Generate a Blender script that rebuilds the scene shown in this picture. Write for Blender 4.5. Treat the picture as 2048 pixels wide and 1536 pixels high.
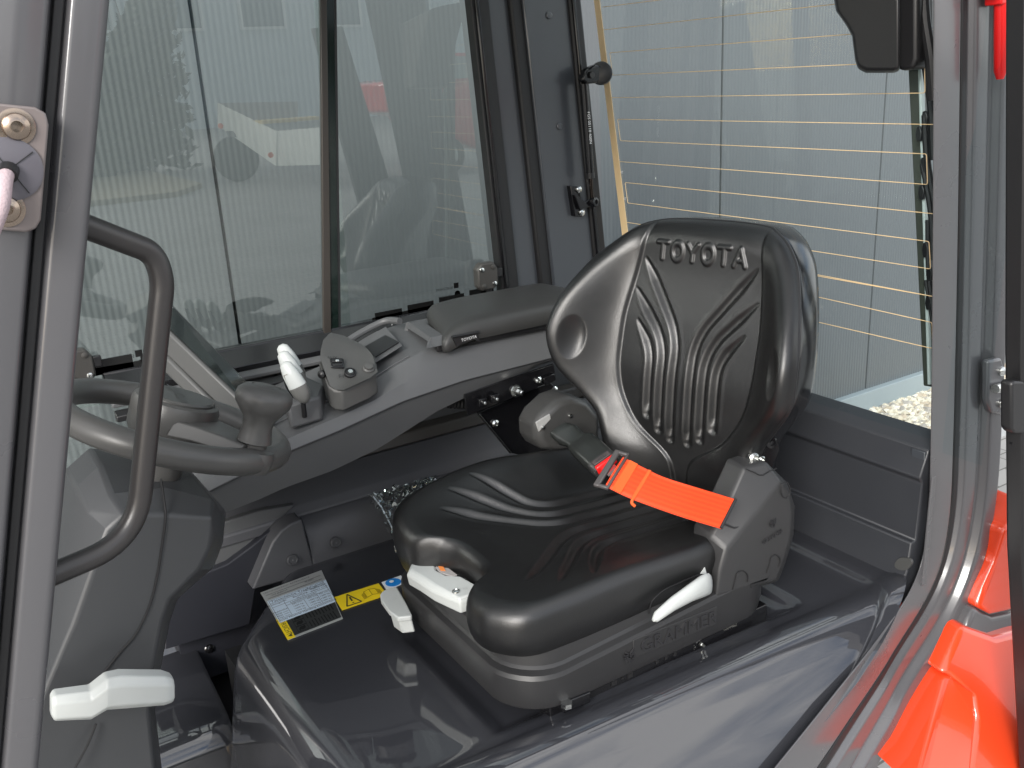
import bpy, bmesh, math, random
import numpy as np
from mathutils import Vector, Matrix
random.seed(4); np.random.seed(4)
for o in list(bpy.data.objects): bpy.data.objects.remove(o)
S = bpy.context.scene
COL = S.collection

# ------------------------------------------------------------------ camera
# world: x = rearwards in the vehicle, y = across it away from the open door, z = up; z 0 is the engine hood
FOC = 1885.0
RX = np.array([3176, -797, 1885.]); RX /= np.linalg.norm(RX)
RY = np.array([-1252, -553, 1885.]); RY -= RX*RX.dot(RY); RY /= np.linalg.norm(RY)
RZ = np.cross(RX, RY)
if RZ[1] > 0: RZ = -RZ
ROT = np.array([RX, RY, RZ])
CAM = np.array([0, 0, 1.0])
cam = bpy.data.cameras.new('camera'); co = bpy.data.objects.new('camera', cam); COL.objects.link(co)
M = np.eye(4); M[:3, 0] = ROT[:, 0]; M[:3, 1] = -ROT[:, 1]; M[:3, 2] = -ROT[:, 2]; M[:3, 3] = CAM
co.matrix_world = Matrix(M.tolist())
cam.sensor_width = 36; cam.lens = FOC/2048*36; cam.clip_start = 0.02; cam.clip_end = 500
S.camera = co

# ------------------------------------------------------------------ sky, sun, exposure
SUN_DIR = Vector((-0.70, -0.56, 0.45)).normalized()      # towards the sun
W = bpy.data.worlds.new('World'); S.world = W; W.use_nodes = True
nt = W.node_tree; nt.nodes.clear()
out = nt.nodes.new('ShaderNodeOutputWorld'); bg = nt.nodes.new('ShaderNodeBackground')
sky = nt.nodes.new('ShaderNodeTexSky'); sky.sky_type = 'NISHITA'; sky.sun_disc = False
sky.sun_elevation = math.asin(SUN_DIR.z); sky.sun_rotation = math.atan2(SUN_DIR.x, SUN_DIR.y)
sky.air_density = 1.0; sky.dust_density = 2.0
tc = nt.nodes.new('ShaderNodeTexCoord'); mp = nt.nodes.new('ShaderNodeMapping'); mp.inputs['Scale'].default_value = (1.3, 1.3, 3.2)
nz = nt.nodes.new('ShaderNodeTexNoise'); nz.inputs['Scale'].default_value = 1.7; nz.inputs['Detail'].default_value = 6; nz.inputs['Roughness'].default_value = .55
rp = nt.nodes.new('ShaderNodeValToRGB'); rp.color_ramp.elements[0].position = .36; rp.color_ramp.elements[1].position = .56
mixc = nt.nodes.new('ShaderNodeMix'); mixc.data_type = 'RGBA'
mixc.inputs['B'].default_value = (7.4, 7.35, 7.3, 1)
nt.links.new(tc.outputs['Generated'], mp.inputs['Vector']); nt.links.new(mp.outputs[0], nz.inputs['Vector'])
nt.links.new(nz.outputs[0], rp.inputs[0]); nt.links.new(rp.outputs[0], mixc.inputs['Factor'])
nt.links.new(sky.outputs[0], mixc.inputs['A']); nt.links.new(mixc.outputs['Result'], bg.inputs['Color'])
bg.inputs['Strength'].default_value = 0.14
nt.links.new(bg.outputs[0], out.inputs[0])
sl = bpy.data.lights.new('sun', 'SUN'); sl.energy = 2.2; sl.angle = math.radians(24); sl.color = (1, .97, .93)
so = bpy.data.objects.new('sun', sl); COL.objects.link(so)
so.rotation_euler = (-SUN_DIR).to_track_quat('-Z', 'Y').to_euler(); so.location = (-2, -3, 6)
S.view_settings.view_transform = 'Standard'; S.view_settings.look = 'None'
S.view_settings.exposure = 0.95; S.view_settings.gamma = 1.0; S.view_settings.use_curve_mapping = False
S.render.engine = 'CYCLES'
S.cycles.max_bounces = 10; S.cycles.transparent_max_bounces = 12; S.cycles.glossy_bounces = 5; S.cycles.diffuse_bounces = 4

# ------------------------------------------------------------------ helpers
def P(u, v, x=None, y=None, z=None):
    d = ROT @ np.array([u-1024, v-768, FOC])
    i, val = (0, x) if x is not None else (1, y) if y is not None else (2, z)
    return Vector(CAM + (val-CAM[i])/d[i]*d)
def V(*a): return Vector(a)
def lerp(a, b, t): return a+(b-a)*t
def sstep(t): t = np.clip(t, 0, 1); return t*t*(3-2*t)

MATS = {}
def mat(name, col, rough=.5, metal=0, coat=0, coat_rough=.05, bump=0, bscale=300, var=0, vscale=6, spec=.5, rvar=0, emis=None, bdetail=3, voro=0, wear=0):
    if name in MATS: return MATS[name]
    m = bpy.data.materials.new(name); m.use_nodes = True; n = m.node_tree; L = n.links
    b = n.nodes['Principled BSDF']
    b.inputs['Base Color'].default_value = (*col, 1); b.inputs['Roughness'].default_value = rough
    b.inputs['Metallic'].default_value = metal; b.inputs['Coat Weight'].default_value = coat; b.inputs['Coat Roughness'].default_value = coat_rough
    b.inputs['Specular IOR Level'].default_value = spec
    tc = n.nodes.new('ShaderNodeTexCoord')
    if var or rvar:
        t = n.nodes.new('ShaderNodeTexNoise'); t.inputs['Scale'].default_value = vscale; t.inputs['Detail'].default_value = 5
        L.new(tc.outputs['Object'], t.inputs['Vector'])
        if var:
            mx = n.nodes.new('ShaderNodeMix'); mx.data_type = 'RGBA'
            mx.inputs['A'].default_value = (*[c*(1-var) for c in col], 1); mx.inputs['B'].default_value = (*[min(1, c*(1+var)) for c in col], 1)
            L.new(t.outputs[0], mx.inputs['Factor']); L.new(mx.outputs['Result'], b.inputs['Base Color'])
        if rvar:
            mr = n.nodes.new('ShaderNodeMapRange'); mr.inputs['From Min'].default_value = .3; mr.inputs['From Max'].default_value = .7
            mr.inputs['To Min'].default_value = max(.02, rough-rvar); mr.inputs['To Max'].default_value = rough+rvar
            L.new(t.outputs[0], mr.inputs['Value']); L.new(mr.outputs[0], b.inputs['Roughness'])
    if bump:
        if voro:
            t2 = n.nodes.new('ShaderNodeTexVoronoi'); t2.inputs['Scale'].default_value = bscale
            o2 = t2.outputs['Distance']
        else:
            t2 = n.nodes.new('ShaderNodeTexNoise'); t2.inputs['Scale'].default_value = bscale; t2.inputs['Detail'].default_value = bdetail
            o2 = t2.outputs[0]
        L.new(tc.outputs['Object'], t2.inputs['Vector'])
        bp = n.nodes.new('ShaderNodeBump'); bp.inputs['Strength'].default_value = bump; bp.inputs['Distance'].default_value = .001
        L.new(o2, bp.inputs['Height']); L.new(bp.outputs[0], b.inputs['Normal'])
        if coat and wear == 0: L.new(bp.outputs[0], b.inputs['Coat Normal'])
    MATS[name] = m
    return m

FRAME = mat('frame_paint_lit', (.082, .081, .086), .30, coat=.35, coat_rough=.12, bump=.04, bscale=90, rvar=.05, vscale=9)  # near-side copy of the frame paint, outdoor light put into its lighter colour
FRAME_SHADED = mat('frame_paint_shaded', (.045, .05, .058), .28, coat=.4, coat_rough=.12, bump=.06, bscale=140)  # same frame paint, shade inside the cab put into the darker colour
HOOD = mat('hood_gloss_paint', (.026, .027, .032), .40, coat=1.0, coat_rough=.015, spec=.2, bump=.012, bscale=60, rvar=.05, vscale=12)
TRIM = mat('trim_plastic', (.046, .047, .051), .46, bump=.18, bscale=900, rvar=.04, vscale=20)
TRIM2 = mat('trim_plastic_lighter', (.086, .088, .091), .48, bump=.18, bscale=900, rvar=.04, vscale=20)
WARM = mat('wheel_plastic', (.060, .059, .057), .36, bump=.15, bscale=1100, rvar=.04, vscale=25)
TUBE = mat('powder_black', (.028, .026, .026), .34, bump=.12, bscale=700)
BLK = mat('black_gloss', (.006, .006, .007), .16, bump=.03, bscale=200)
BLKM = mat('black_satin', (.012, .012, .013), .38, bump=.1, bscale=800)
RUB = mat('rubber', (.009, .009, .010), .55, bump=.1, bscale=500)
PANEL = mat('rear_panel_paint', (.028, .030, .035), .42, bump=.15, bscale=1000, rvar=.04, vscale=14)
WHITE = mat('light_grey_plastic', (.44, .46, .45), .38, bump=.08, bscale=900, var=.03, vscale=18)
STEEL = mat('zinc_steel', (.65, .66, .64), .24, metal=1, bump=.1, bscale=300)
BRASS = mat('yellow_zinc', (.34, .275, .225), .24, metal=1, rvar=.08, vscale=160)
ORANGE = mat('orange_paint', (.74, .058, .015), .28, coat=.9, coat_rough=.03, bump=.015, bscale=50)
REDP = mat('red_plastic', (.72, .012, .012), .3)
HOOD.node_tree.nodes['Principled BSDF'].inputs['Coat IOR'].default_value = 1.8
FRAME.node_tree.nodes['Principled BSDF'].inputs['Coat IOR'].default_value = 1.8
LOGO = mat('embossed_plastic', (.020, .020, .022), .3)
GOLD = mat('heater_print', (.70, .52, .29), .5)

def leather():
    m = bpy.data.materials.new('black_leatherette'); m.use_nodes = True; n = m.node_tree; L = n.links
    b = n.nodes['Principled BSDF']; b.inputs['Base Color'].default_value = (.0058, .0059, .0062, 1)
    b.inputs['Specular IOR Level'].default_value = .7
    tc = n.nodes.new('ShaderNodeTexCoord')
    v = n.nodes.new('ShaderNodeTexVoronoi'); v.inputs['Scale'].default_value = 900
    w = n.nodes.new('ShaderNodeTexNoise'); w.inputs['Scale'].default_value = 38; w.inputs['Detail'].default_value = 7; w.inputs['Roughness'].default_value = .7; w.inputs['Distortion'].default_value = 1.6
    rg = n.nodes.new('ShaderNodeMath'); rg.operation = 'SUBTRACT'; rg.inputs[1].default_value = .5
    ab = n.nodes.new('ShaderNodeMath'); ab.operation = 'ABSOLUTE'
    mr = n.nodes.new('ShaderNodeMapRange'); mr.inputs['From Max'].default_value = .035; mr.inputs['To Min'].default_value = 0; mr.inputs['To Max'].default_value = 1
    for s, d in ((tc.outputs['Object'], v.inputs['Vector']), (tc.outputs['Object'], w.inputs['Vector']), (w.outputs[0], rg.inputs[0]), (rg.outputs[0], ab.inputs[0]), (ab.outputs[0], mr.inputs['Value'])): L.new(s, d)
    b1 = n.nodes.new('ShaderNodeBump'); b1.inputs['Strength'].default_value = .30; b1.inputs['Distance'].default_value = .0006; L.new(v.outputs['Distance'], b1.inputs['Height'])
    b2 = n.nodes.new('ShaderNodeBump'); b2.inputs['Strength'].default_value = .10; b2.inputs['Distance'].default_value = .0007; L.new(mr.outputs[0], b2.inputs['Height']); L.new(b1.outputs[0], b2.inputs['Normal'])
    L.new(b2.outputs[0], b.inputs['Normal'])
    r = n.nodes.new('ShaderNodeTexNoise'); r.inputs['Scale'].default_value = 14; r.inputs['Detail'].default_value = 4; L.new(tc.outputs['Object'], r.inputs['Vector'])
    m2 = n.nodes.new('ShaderNodeMapRange'); m2.inputs['From Min'].default_value = .3; m2.inputs['From Max'].default_value = .7; m2.inputs['To Min'].default_value = .29; m2.inputs['To Max'].default_value = .36
    L.new(r.outputs[0], m2.inputs['Value']); L.new(m2.outputs[0], b.inputs['Roughness'])
    return m
LEATHER = leather()

def glass(name, tint, fac, ior=1.5):
    m = bpy.data.materials.new(name); m.use_nodes = True; n = m.node_tree; L = n.links; n.nodes.clear()
    o = n.nodes.new('ShaderNodeOutputMaterial'); mx = n.nodes.new('ShaderNodeMixShader')
    t = n.nodes.new('ShaderNodeBsdfTransparent'); t.inputs[0].default_value = (*tint, 1)
    g = n.nodes.new('ShaderNodeBsdfGlossy'); g.inputs['Roughness'].default_value = .0; g.inputs[0].default_value = (.94, 1, .97, 1)
    f = n.nodes.new('ShaderNodeFresnel'); f.inputs['IOR'].default_value = ior
    k = n.nodes.new('ShaderNodeMath'); k.operation = 'MULTIPLY'; k.inputs[1].default_value = fac; k.use_clamp = True
    L.new(f.outputs[0], k.inputs[0]); L.new(k.outputs[0], mx.inputs[0]); L.new(t.outputs[0], mx.inputs[1]); L.new(g.outputs[0], mx.inputs[2]); L.new(mx.outputs[0], o.inputs[0])
    return m
GLASS = glass('window_glass', (.84, .90, .87), 3.0)
GLASS_R = glass('rear_window_glass', (.90, .96, .97), .08)
CLEAR = glass('clear_film', (.95, .95, .95), 2.4)

class MB:
    def __init__(s): s.v = []; s.f = []; s.m = []; s.mats = []; s.cur = 0
    def use(s, m):
        if m not in s.mats: s.mats.append(m)
        s.cur = s.mats.index(m); return s
    def add(s, vs, fs):
        o = len(s.v); s.v += [tuple(map(float, v)) for v in vs]
        for f in fs: s.f.append([i+o for i in f]); s.m.append(s.cur)
        return s
    def poly(s, pts): return s.add(pts, [list(range(len(pts)))])
    def box(s, c, sz, X=None):
        c = Vector(c); hx, hy, hz = [a/2 for a in sz]; vs = []
        for a, b, d in ((-1,-1,-1),(1,-1,-1),(1,1,-1),(-1,1,-1),(-1,-1,1),(1,-1,1),(1,1,1),(-1,1,1)):
            p = Vector((a*hx, b*hy, d*hz)); vs.append(c+(X@p if X is not None else p))
        return s.add(vs, [[0,3,2,1],[4,5,6,7],[0,1,5,4],[1,2,6,5],[2,3,7,6],[3,0,4,7]])
    def prism(s, pts, vec):
        n = len(pts); vec = Vector(vec); a = [Vector(p) for p in pts]
        return s.add(a+[p+vec for p in a], [list(range(n))[::-1], [n+i for i in range(n)]]+[[i, (i+1) % n, n+(i+1) % n, n+i] for i in range(n)])
    def loft(s, rings, closed=True, cap=True):
        n = len(rings[0]); vs = [p for r in rings for p in r]; fs = []
        for k in range(len(rings)-1):
            for i in range(n if closed else n-1):
                j = (i+1) % n; fs.append([k*n+i, k*n+j, (k+1)*n+j, (k+1)*n+i])
        if cap and closed: fs += [list(range(n))[::-1], [(len(rings)-1)*n+i for i in range(n)]]
        return s.add(vs, fs)
    def tube(s, path, r, n=14, cap=True, squash=None):
        path = [Vector(p) for p in path]; rings = []
        t0 = (path[1]-path[0]).normalized(); up = Vector((0, 0, 1)) if abs(t0.z) < .9 else Vector((1, 0, 0))
        a = t0.cross(up).normalized()
        for i, p in enumerate(path):
            t = (path[min(i+1, len(path)-1)]-path[max(i-1, 0)]).normalized()
            a = (a-t*a.dot(t)).normalized(); b = t.cross(a)
            rr = r[i] if isinstance(r, (list, tuple)) else r
            rings.append([p+(a*math.cos(k*math.tau/n)+b*math.sin(k*math.tau/n))*rr for k in range(n)])
        return s.loft(rings, True, cap)
    def lathe(s, prof, org, ax, n=24):
        org = Vector(org); ax = Vector(ax).normalized(); u = ax.orthogonal().normalized(); w = ax.cross(u)
        rings = [[org+ax*h+(u*math.cos(k*math.tau/n)+w*math.sin(k*math.tau/n))*max(r, 1e-5) for k in range(n)] for r, h in prof]
        return s.loft(rings)
    def grid(s, A):
        A = np.asarray(A); n, m = A.shape[:2]
        idx = np.arange(n*m).reshape(n, m)
        q = np.stack([idx[:-1, :-1], idx[1:, :-1], idx[1:, 1:], idx[:-1, 1:]], -1).reshape(-1, 4)
        return s.add(A.reshape(-1, 3), q.tolist())
    def text(s, txt, org, xd, yd, size, depth=0, align='CENTER', sx=1):
        c = bpy.data.curves.new('t', 'FONT'); c.body = txt; c.size = 1; c.align_x = align; c.align_y = 'CENTER'; c.extrude = depth/size/2 if depth else 0
        c.resolution_u = 3
        o = bpy.data.objects.new('t', c); COL.objects.link(o)
        me = bpy.data.meshes.new_from_object(o)
        xd = Vector(xd).normalized(); yd = Vector(yd).normalized(); nd = xd.cross(yd); org = Vector(org)
        s.add([org+xd*(v.co.x*size*sx)+yd*(v.co.y*size)+nd*(v.co.z*size) for v in me.vertices], [list(p.vertices) for p in me.polygons])
        bpy.data.objects.remove(o); bpy.data.curves.remove(c); bpy.data.meshes.remove(me)
        return s
    def build(s, name, m, parent=None, bevel=0, seg=2, angle=35, label=None, kind=None, sub=0, flat=False):
        me = bpy.data.meshes.new(name); me.from_pydata(s.v, [], s.f)
        if s.mats:
            for k in s.mats: me.materials.append(k)
            me.polygons.foreach_set('material_index', s.m)
        else: me.materials.append(m)
        bm = bmesh.new(); bm.from_mesh(me); bmesh.ops.remove_doubles(bm, verts=bm.verts, dist=1e-6)
        bmesh.ops.recalc_face_normals(bm, faces=bm.faces); bm.to_mesh(me); bm.free()
        if not flat:
            me.shade_smooth(); me.set_sharp_from_angle(angle=math.radians(angle))
        o = bpy.data.objects.new(name, me); COL.objects.link(o)
        if parent is not None:
            o.parent = parent
            o.matrix_parent_inverse = Matrix.Translation(parent.location).inverted() if parent.type == 'EMPTY' else Matrix.Identity(4)
        if bevel:
            b = o.modifiers.new('b', 'BEVEL'); b.width = bevel; b.segments = seg; b.limit_method = 'ANGLE'; b.angle_limit = math.radians(28); b.harden_normals = False
        if sub:
            q = o.modifiers.new('s', 'SUBSURF'); q.levels = sub; q.render_levels = sub
        if label: o['label'] = label
        if kind: o['kind'] = kind
        return o
def tag(o, label, cat, group=None, kind=None):
    o['label'] = label; o['category'] = cat
    if group: o['group'] = group
    return o
def thing(name, label, cat, loc=(0, 0, 0), group=None):
    o = bpy.data.objects.new(name, None); COL.objects.link(o); o.location = loc; o.empty_display_size = .05
    return tag(o, label, cat, group)
def smooth_path(pts, rad=.03, n=6):
    pts = [Vector(p) for p in pts]; o = [pts[0]]
    for i in range(1, len(pts)-1):
        a, b, c = pts[i-1], pts[i], pts[i+1]; r = min(rad, (a-b).length*.48, (c-b).length*.48)
        p, q = b+(a-b).normalized()*r, b+(c-b).normalized()*r
        for k in range(n+1):
            t = k/n; o.append(p*(1-t)**2+b*2*t*(1-t)+q*t*t)
    return o+[pts[-1]]
def catmull(pts, n=8, closed=False):
    pts = [Vector(p) for p in pts]; N = len(pts); o = []
    for i in range(N if closed else N-1):
        g = (lambda k: pts[k % N]) if closed else (lambda k: pts[max(0, min(N-1, k))])
        p0, p1, p2, p3 = g(i-1), g(i), g(i+1), g(i+2)
        for k in range(n):
            t = k/n; o.append(.5*((2*p1)+(p2-p0)*t+(2*p0-5*p1+4*p2-p3)*t*t+(3*p1-p0-3*p2+p3)*t**3))
    if not closed: o.append(pts[-1])
    return o
def PP(lst, **k): return [P(u, v, **k) for u, v in lst]

# ================================================================== SETTING
GZ = -0.85; WY = 3.08
def paving_mat():
    m = bpy.data.materials.new('concrete_paving'); m.use_nodes = True; n = m.node_tree; L = n.links; b = n.nodes['Principled BSDF']
    tc = n.nodes.new('ShaderNodeTexCoord'); br = n.nodes.new('ShaderNodeTexBrick'); br.inputs['Scale'].default_value = 1
    br.inputs['Brick Width'].default_value = .20; br.inputs['Row Height'].default_value = .10; br.inputs['Mortar Size'].default_value = .004
    br.inputs['Color1'].default_value = (.36, .36, .355, 1); br.inputs['Color2'].default_value = (.42, .42, .41, 1); br.inputs['Mortar'].default_value = (.16, .16, .15, 1)
    no = n.nodes.new('ShaderNodeTexNoise'); no.inputs['Scale'].default_value = 1.1; no.inputs['Detail'].default_value = 8
    mx = n.nodes.new('ShaderNodeMix'); mx.data_type = 'RGBA'; mx.blend_type = 'MULTIPLY'; mx.inputs['Factor'].default_value = .4
    L.new(tc.outputs['Object'], br.inputs['Vector']); L.new(tc.outputs['Object'], no.inputs['Vector'])
    L.new(br.outputs['Color'], mx.inputs['A']); L.new(no.outputs[0], mx.inputs['B']); L.new(mx.outputs['Result'], b.inputs['Base Color'])
    b.inputs['Roughness'].default_value = .8
    return m
g = MB(); g.poly([(-120, -120, GZ), (120, -120, GZ), (120, 120, GZ), (-120, 120, GZ)])
go = g.build('ground', paving_mat()); go['kind'] = 'structure'

# micro-ribbed cladding, one panel per 1.1 m
CLAD = mat('ribbed_cladding', (.125, .137, .144), .36, var=.05, vscale=.8, rvar=.05)
wall = thing('ribbed_wall', 'grey micro-ribbed metal facade seen through the cab windows', 'wall', (2, WY, GZ))
def wall_panel(x0):
    mb = MB(); pit = .02; n = int(round(1.088/pit)); xs = []; ds = []
    for i in range(n):
        for f, d in ((0, 0), (.35, 0), (.5, .0012), (.85, .0012)): xs.append(x0+.006+(i+f)*pit); ds.append(d)
    xs.append(x0+1.094); ds.append(0)
    ys = [WY-d for d in ds]
    xs = [x0+.006]+xs+[x0+1.094]; ys = [WY+.04]+ys+[WY+.04]
    A = np.array([[(x, y, z) for x, y in zip(xs, ys)] for z in (GZ+.13, 5.2)])
    mb.grid(A); return mb.build('wall_panel', CLAD, wall, angle=60)
for k in range(-12, 9): wall_panel(.84+1.1*k)
MB().box((-1.6, WY+.09, 2.2), (25, .08, 6.1)).build('joint_backing', BLKM, wall)
MB().box((-1.6, WY-.012, GZ+.065), (25, .05, .13)).build('base_trim', mat('base_trim_grey', (.30, .35, .37), .45, var=.06, vscale=3), wall, bevel=.004)

# gravel strip along the wall, each pebble real geometry joined as stuff
def gravel(name, x0, x1, y0, y1, n, s0, s1, z):
    mb = MB(); ms = [mat('pebble_%d' % i, c, .7, var=.12, vscale=40) for i, c in enumerate(((.62, .56, .44), (.72, .68, .58), (.50, .42, .32), (.40, .37, .33), (.66, .60, .48)))]
    base = [(-1,-1,-.6),(1,-.8,-.6),(.8,1,-.6),(-1,.9,-.6),(-.7,-.6,.6),(.6,-.7,.5),(.7,.5,.7),(-.6,.6,.5)]
    fs = [[0,3,2,1],[4,5,6,7],[0,1,5,4],[1,2,6,5],[2,3,7,6],[3,0,4,7]]
    for i in range(n):
        mb.use(random.choice(ms)); s = random.uniform(s0, s1)
        R = Matrix.Rotation(random.uniform(0, 6.3), 3, 'Z') @ Matrix.Rotation(random.uniform(-.6, .6), 3, 'X') @ Matrix.Rotation(random.uniform(-.6, .6), 3, 'Y')
        c = V(random.uniform(x0, x1), random.uniform(y0, y1), z+random.uniform(0, s*.7)); sc = (s, s*random.uniform(.5, .9), s*random.uniform(.4, .7))
        mb.add([c+R@V(*[a*b*random.uniform(.8, 1.15) for a, b in zip(p, sc)]) for p in base], fs)
    o = mb.build(name, None, flat=True); o['kind'] = 'stuff'; o['label'] = 'cream gravel strip at the foot of the grey wall'; o['category'] = 'gravel'
    return o
gravel('gravel', 3.3, 5.6, 2.60, 3.05, 5200, .012, .028, GZ+.005)
for k in range(4):
    e = MB().box((3.05+k*1.0, 2.5, GZ+.015), (.992, .16, .07)).build('edging_slab', mat('edging_concrete', (.40, .42, .43), .75, var=.1, vscale=12, bump=.3, bscale=200), None, bevel=.006)
    tag(e, 'grey concrete edging slab beside the gravel strip behind the forklift', 'edging', 'edging slabs beside the gravel')

# ================================================================== CAB FRAME
cab = thing('forklift_cab', 'dark grey forklift cab frame around the open door side', 'cab', (.8, 1.5, -.3))
def sweep(path, prof, side, name, m, parent, nrm=Vector((0, -1, 0)), widen=None, **kw):
    """profile (a across, d towards the door side) swept along a path; 'side' flips the across direction"""
    path = [Vector(p) for p in path]; rings = []
    for i, p in enumerate(path):
        t = (path[min(i+1, len(path)-1)]-path[max(i-1, 0)]).normalized(); a = t.cross(nrm).normalized()*side
        w = widen(i/(len(path)-1)) if widen else 1
        rings.append([p+a*q[0]*w+nrm*q[1] for q in prof])
    return MB().loft(rings, True, True).build(name, m, parent, **kw)
def rnd(prof, r=.003, n=3):
    pts = [V(a, d, 0) for a, d in prof]; o = []
    N = len(pts)
    for i in range(N):
        a, b, c = pts[i-1], pts[i], pts[(i+1) % N]; rr = min(r, (a-b).length*.45, (c-b).length*.45)
        p, q = b+(a-b).normalized()*rr, b+(c-b).normalized()*rr
        for k in range(n+1):
            t = k/n; w = p*(1-t)**2+b*2*t*(1-t)+q*t*t; o.append((w.x, w.y))
    return o
# near rear pillar running into the sill
bp_path = catmull([P(1869, -260, y=.98), P(1869, 200, y=.98), P(1867, 600, y=.98), P(1863, 900, y=.98), P(1856, 1060, y=.98), P(1830, 1165, y=.97), P(1765, 1268, y=.935), P(1665, 1395, y=.893), P(1540, 1550, y=.852), P(1400, 1720, y=.815)], 8)
prof_b = rnd([(0, -.003), (0, 0), (.070, 0), (.076, -.014), (.098, -.014), (.108, .002), (.146, .002), (.152, -.008), (.162, -.006), (.170, .012), (.206, .014), (.214, .002), (.214, -.014)], .005)
WID = lambda t: 1+.62*float(sstep((t-.55)/.35))
sweep(bp_path, prof_b, -1, 'rear_pillar', FRAME, cab, widen=WID, angle=50)
sweep(bp_path, rnd([(.078, -.0125), (.078, -.004), (.094, -.004), (.094, -.0125)], .003), -1, 'door_seal', RUB, cab, widen=WID, angle=50)
# near front pillar
ap0, ap1 = P(222, -220, y=.98), P(222, 0, y=.98)
a_path = [P(242, -260, y=.98), P(221, 0, y=.98), P(150, 768, y=.98), P(78, 1536, y=.98), P(62, 1700, y=.98)]
prof_a = rnd([(0, -.07), (0, -.002), (.006, .004), (.033, .004), (.037, -.008), (.047, -.008), (.052, .012), (.075, .016), (.135, .006), (.165, -.012), (.165, -.07)], .004)
sweep(a_path, prof_a, 1, 'front_pillar', FRAME, cab, angle=50)
sweep(a_path, rnd([(.0375, -.007), (.0375, .0), (.0465, .0), (.0465, -.007)], .002), 1, 'door_seal', RUB, cab, angle=50)
# bracket plate on the front pillar with two bolts and a cable grommet
bkt = thing('stay_bracket', 'smoky bracket plate with two brass bolts on the front pillar', 'bracket', P(40, 340, y=.955))
FY = .958
pl = [P(u, v, y=FY) for u, v in ((-70, 200), (70, 214), (92, 226), (98, 250), (82, 440), (72, 458), (52, 465), (-90, 452))]
MB().prism(pl, (0, .008, 0)).build('plate', mat('plate_smoke', (.17, .145, .14), .3, coat=.3), bkt, bevel=.002)
for (u, v) in ((32, 253), (12, 418)):
    c = P(u, v, y=FY)
    w = MB().lathe([(.0158, 0), (.0158, .0015), (.0135, .002), (.007, .002)], c, (0, -1, 0), 32).build('washer', BRASS, bkt)
    MB().lathe([(.0118, .0015), (.0118, .003), (.0108, .0058), (.0075, .008), (.005, .0084), (.005, .004), (.0, .004)], c, (0, -1, 0), 28).build('bolt_head', BRASS, w)
c = P(18, 338, y=FY)
MB().lathe([(.0275, 0), (.0275, .002), (.025, .003), (0, .004)], c, (0, -1, 0), 40).build('grommet', mat('grommet_rubber', (.10, .095, .11), .3), bkt)
for a in (.55, 2.1, 3.7, 5.2):
    d = V(math.cos(a), 0, math.sin(a)); MB().box(c+d*.0135+V(0, -.0038, 0), (.023, .0012, .0007), Matrix.Rotation(-a, 3, 'Y')).build('slit', RUB, bkt)
cb = thing('cable', 'grey fabric sleeved cable coming out of the pillar grommet', 'cable', c)
MB().tube(catmull([c+V(0, 0, 0), c+V(-.006, -.014, -.008), c+V(-.014, -.022, -.03), c+V(-.028, -.02, -.055)], 6), .0065, 12).build('sleeve', mat('cable_sleeve', (.42, .33, .35), .6, bump=.8, bscale=400), cb)
MB().tube([c+V(0, -.002, 0), c+V(-.003, -.009, -.0045)], .0085, 14).build('cuff', BLKM, cb)

# roof (out of the picture, shades the cab) and front frame
roof_f = MB()
for c_, s_ in (((.14, 1.50, 1.42), (.16, 1.12, .06)), ((1.58, 1.50, 1.42), (.14, 1.12, .06)), ((.86, .99, 1.42), (1.29, .10, .06)), ((.86, 2.01, 1.42), (1.29, .10, .06))): roof_f.box(c_, s_)
roof_f.build('roof_frame', FRAME_SHADED, cab, bevel=.01)
for k in range(5): MB().box((.42+k*.22, 1.50, 1.42), (.035, .93, .05)).build('roof_bar', FRAME_SHADED, cab, bevel=.006)
MB().poly([(.2, 1.03, 1.40), (1.52, 1.03, 1.40), (1.52, 1.97, 1.40), (.2, 1.97, 1.40)]).build('roof_pane', glass('roof_glass', (.72, .78, .76), 1.0), cab)
MB().box((.86, .99, 1.375), (1.5, .06, .05)).build('roof_rail', FRAME, cab, bevel=.008)
fp = [P(222, -260, y=.98)+V(-.02, 1.02, 0), P(78, 1536, y=.98)+V(-.02, 1.02, 0), P(62, 1700, y=.98)+V(-.06, 1.02, -.6)]
sweep(fp, rnd([(0, 0), (0, .06), (.07, .06), (.07, 0)], .006), 1, 'front_pillar', FRAME_SHADED, cab)

# far rear corner: strips of post, seals and inner post face, in the plane of the far side
FWY = 2.0
def strip(name, q, m, y, th, parent=cab, bevel=.003):
    return MB().prism([P(u, v, y=y) for u, v in q], (0, th, 0)).build(name, m, parent, bevel=bevel)
corner = thing('corner_post', 'dark glossy corner post between side window and rear window', 'post', P(1110, 560, y=FWY))
strip('window_guide', ((925, -150), (962, -150), (1041, 600), (1007, 600)), RUB, 1.985, .03, corner)
strip('window_guide_lip', ((935, -150), (943, -150), (1022, 600), (1014, 600)), BLK, 1.979, .012, corner)
strip('outer_post', ((960, -150), (1018, -150), (1105, 640), (1040, 640)), FRAME_SHADED, 1.995, .05, corner)
strip('post_seal', ((1004, -150), (1032, -150), (1118, 640), (1090, 640)), RUB, 1.980, .03, corner, .006)
strip('inner_post', ((1030, -150), (1140, -150), (1215, 600), (1116, 640)), FRAME_SHADED, 1.972, .06, corner, .004)
strip('glass_seal', ((1124, -150), (1148, -150), (1226, 640), (1202, 640)), RUB, 1.962, .04, corner, .005)
strip('glass_seal_lip', ((1131, -150), (1137, -150), (1214, 640), (1208, 640)), BLK, 1.956, .012, corner, .002)
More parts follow.
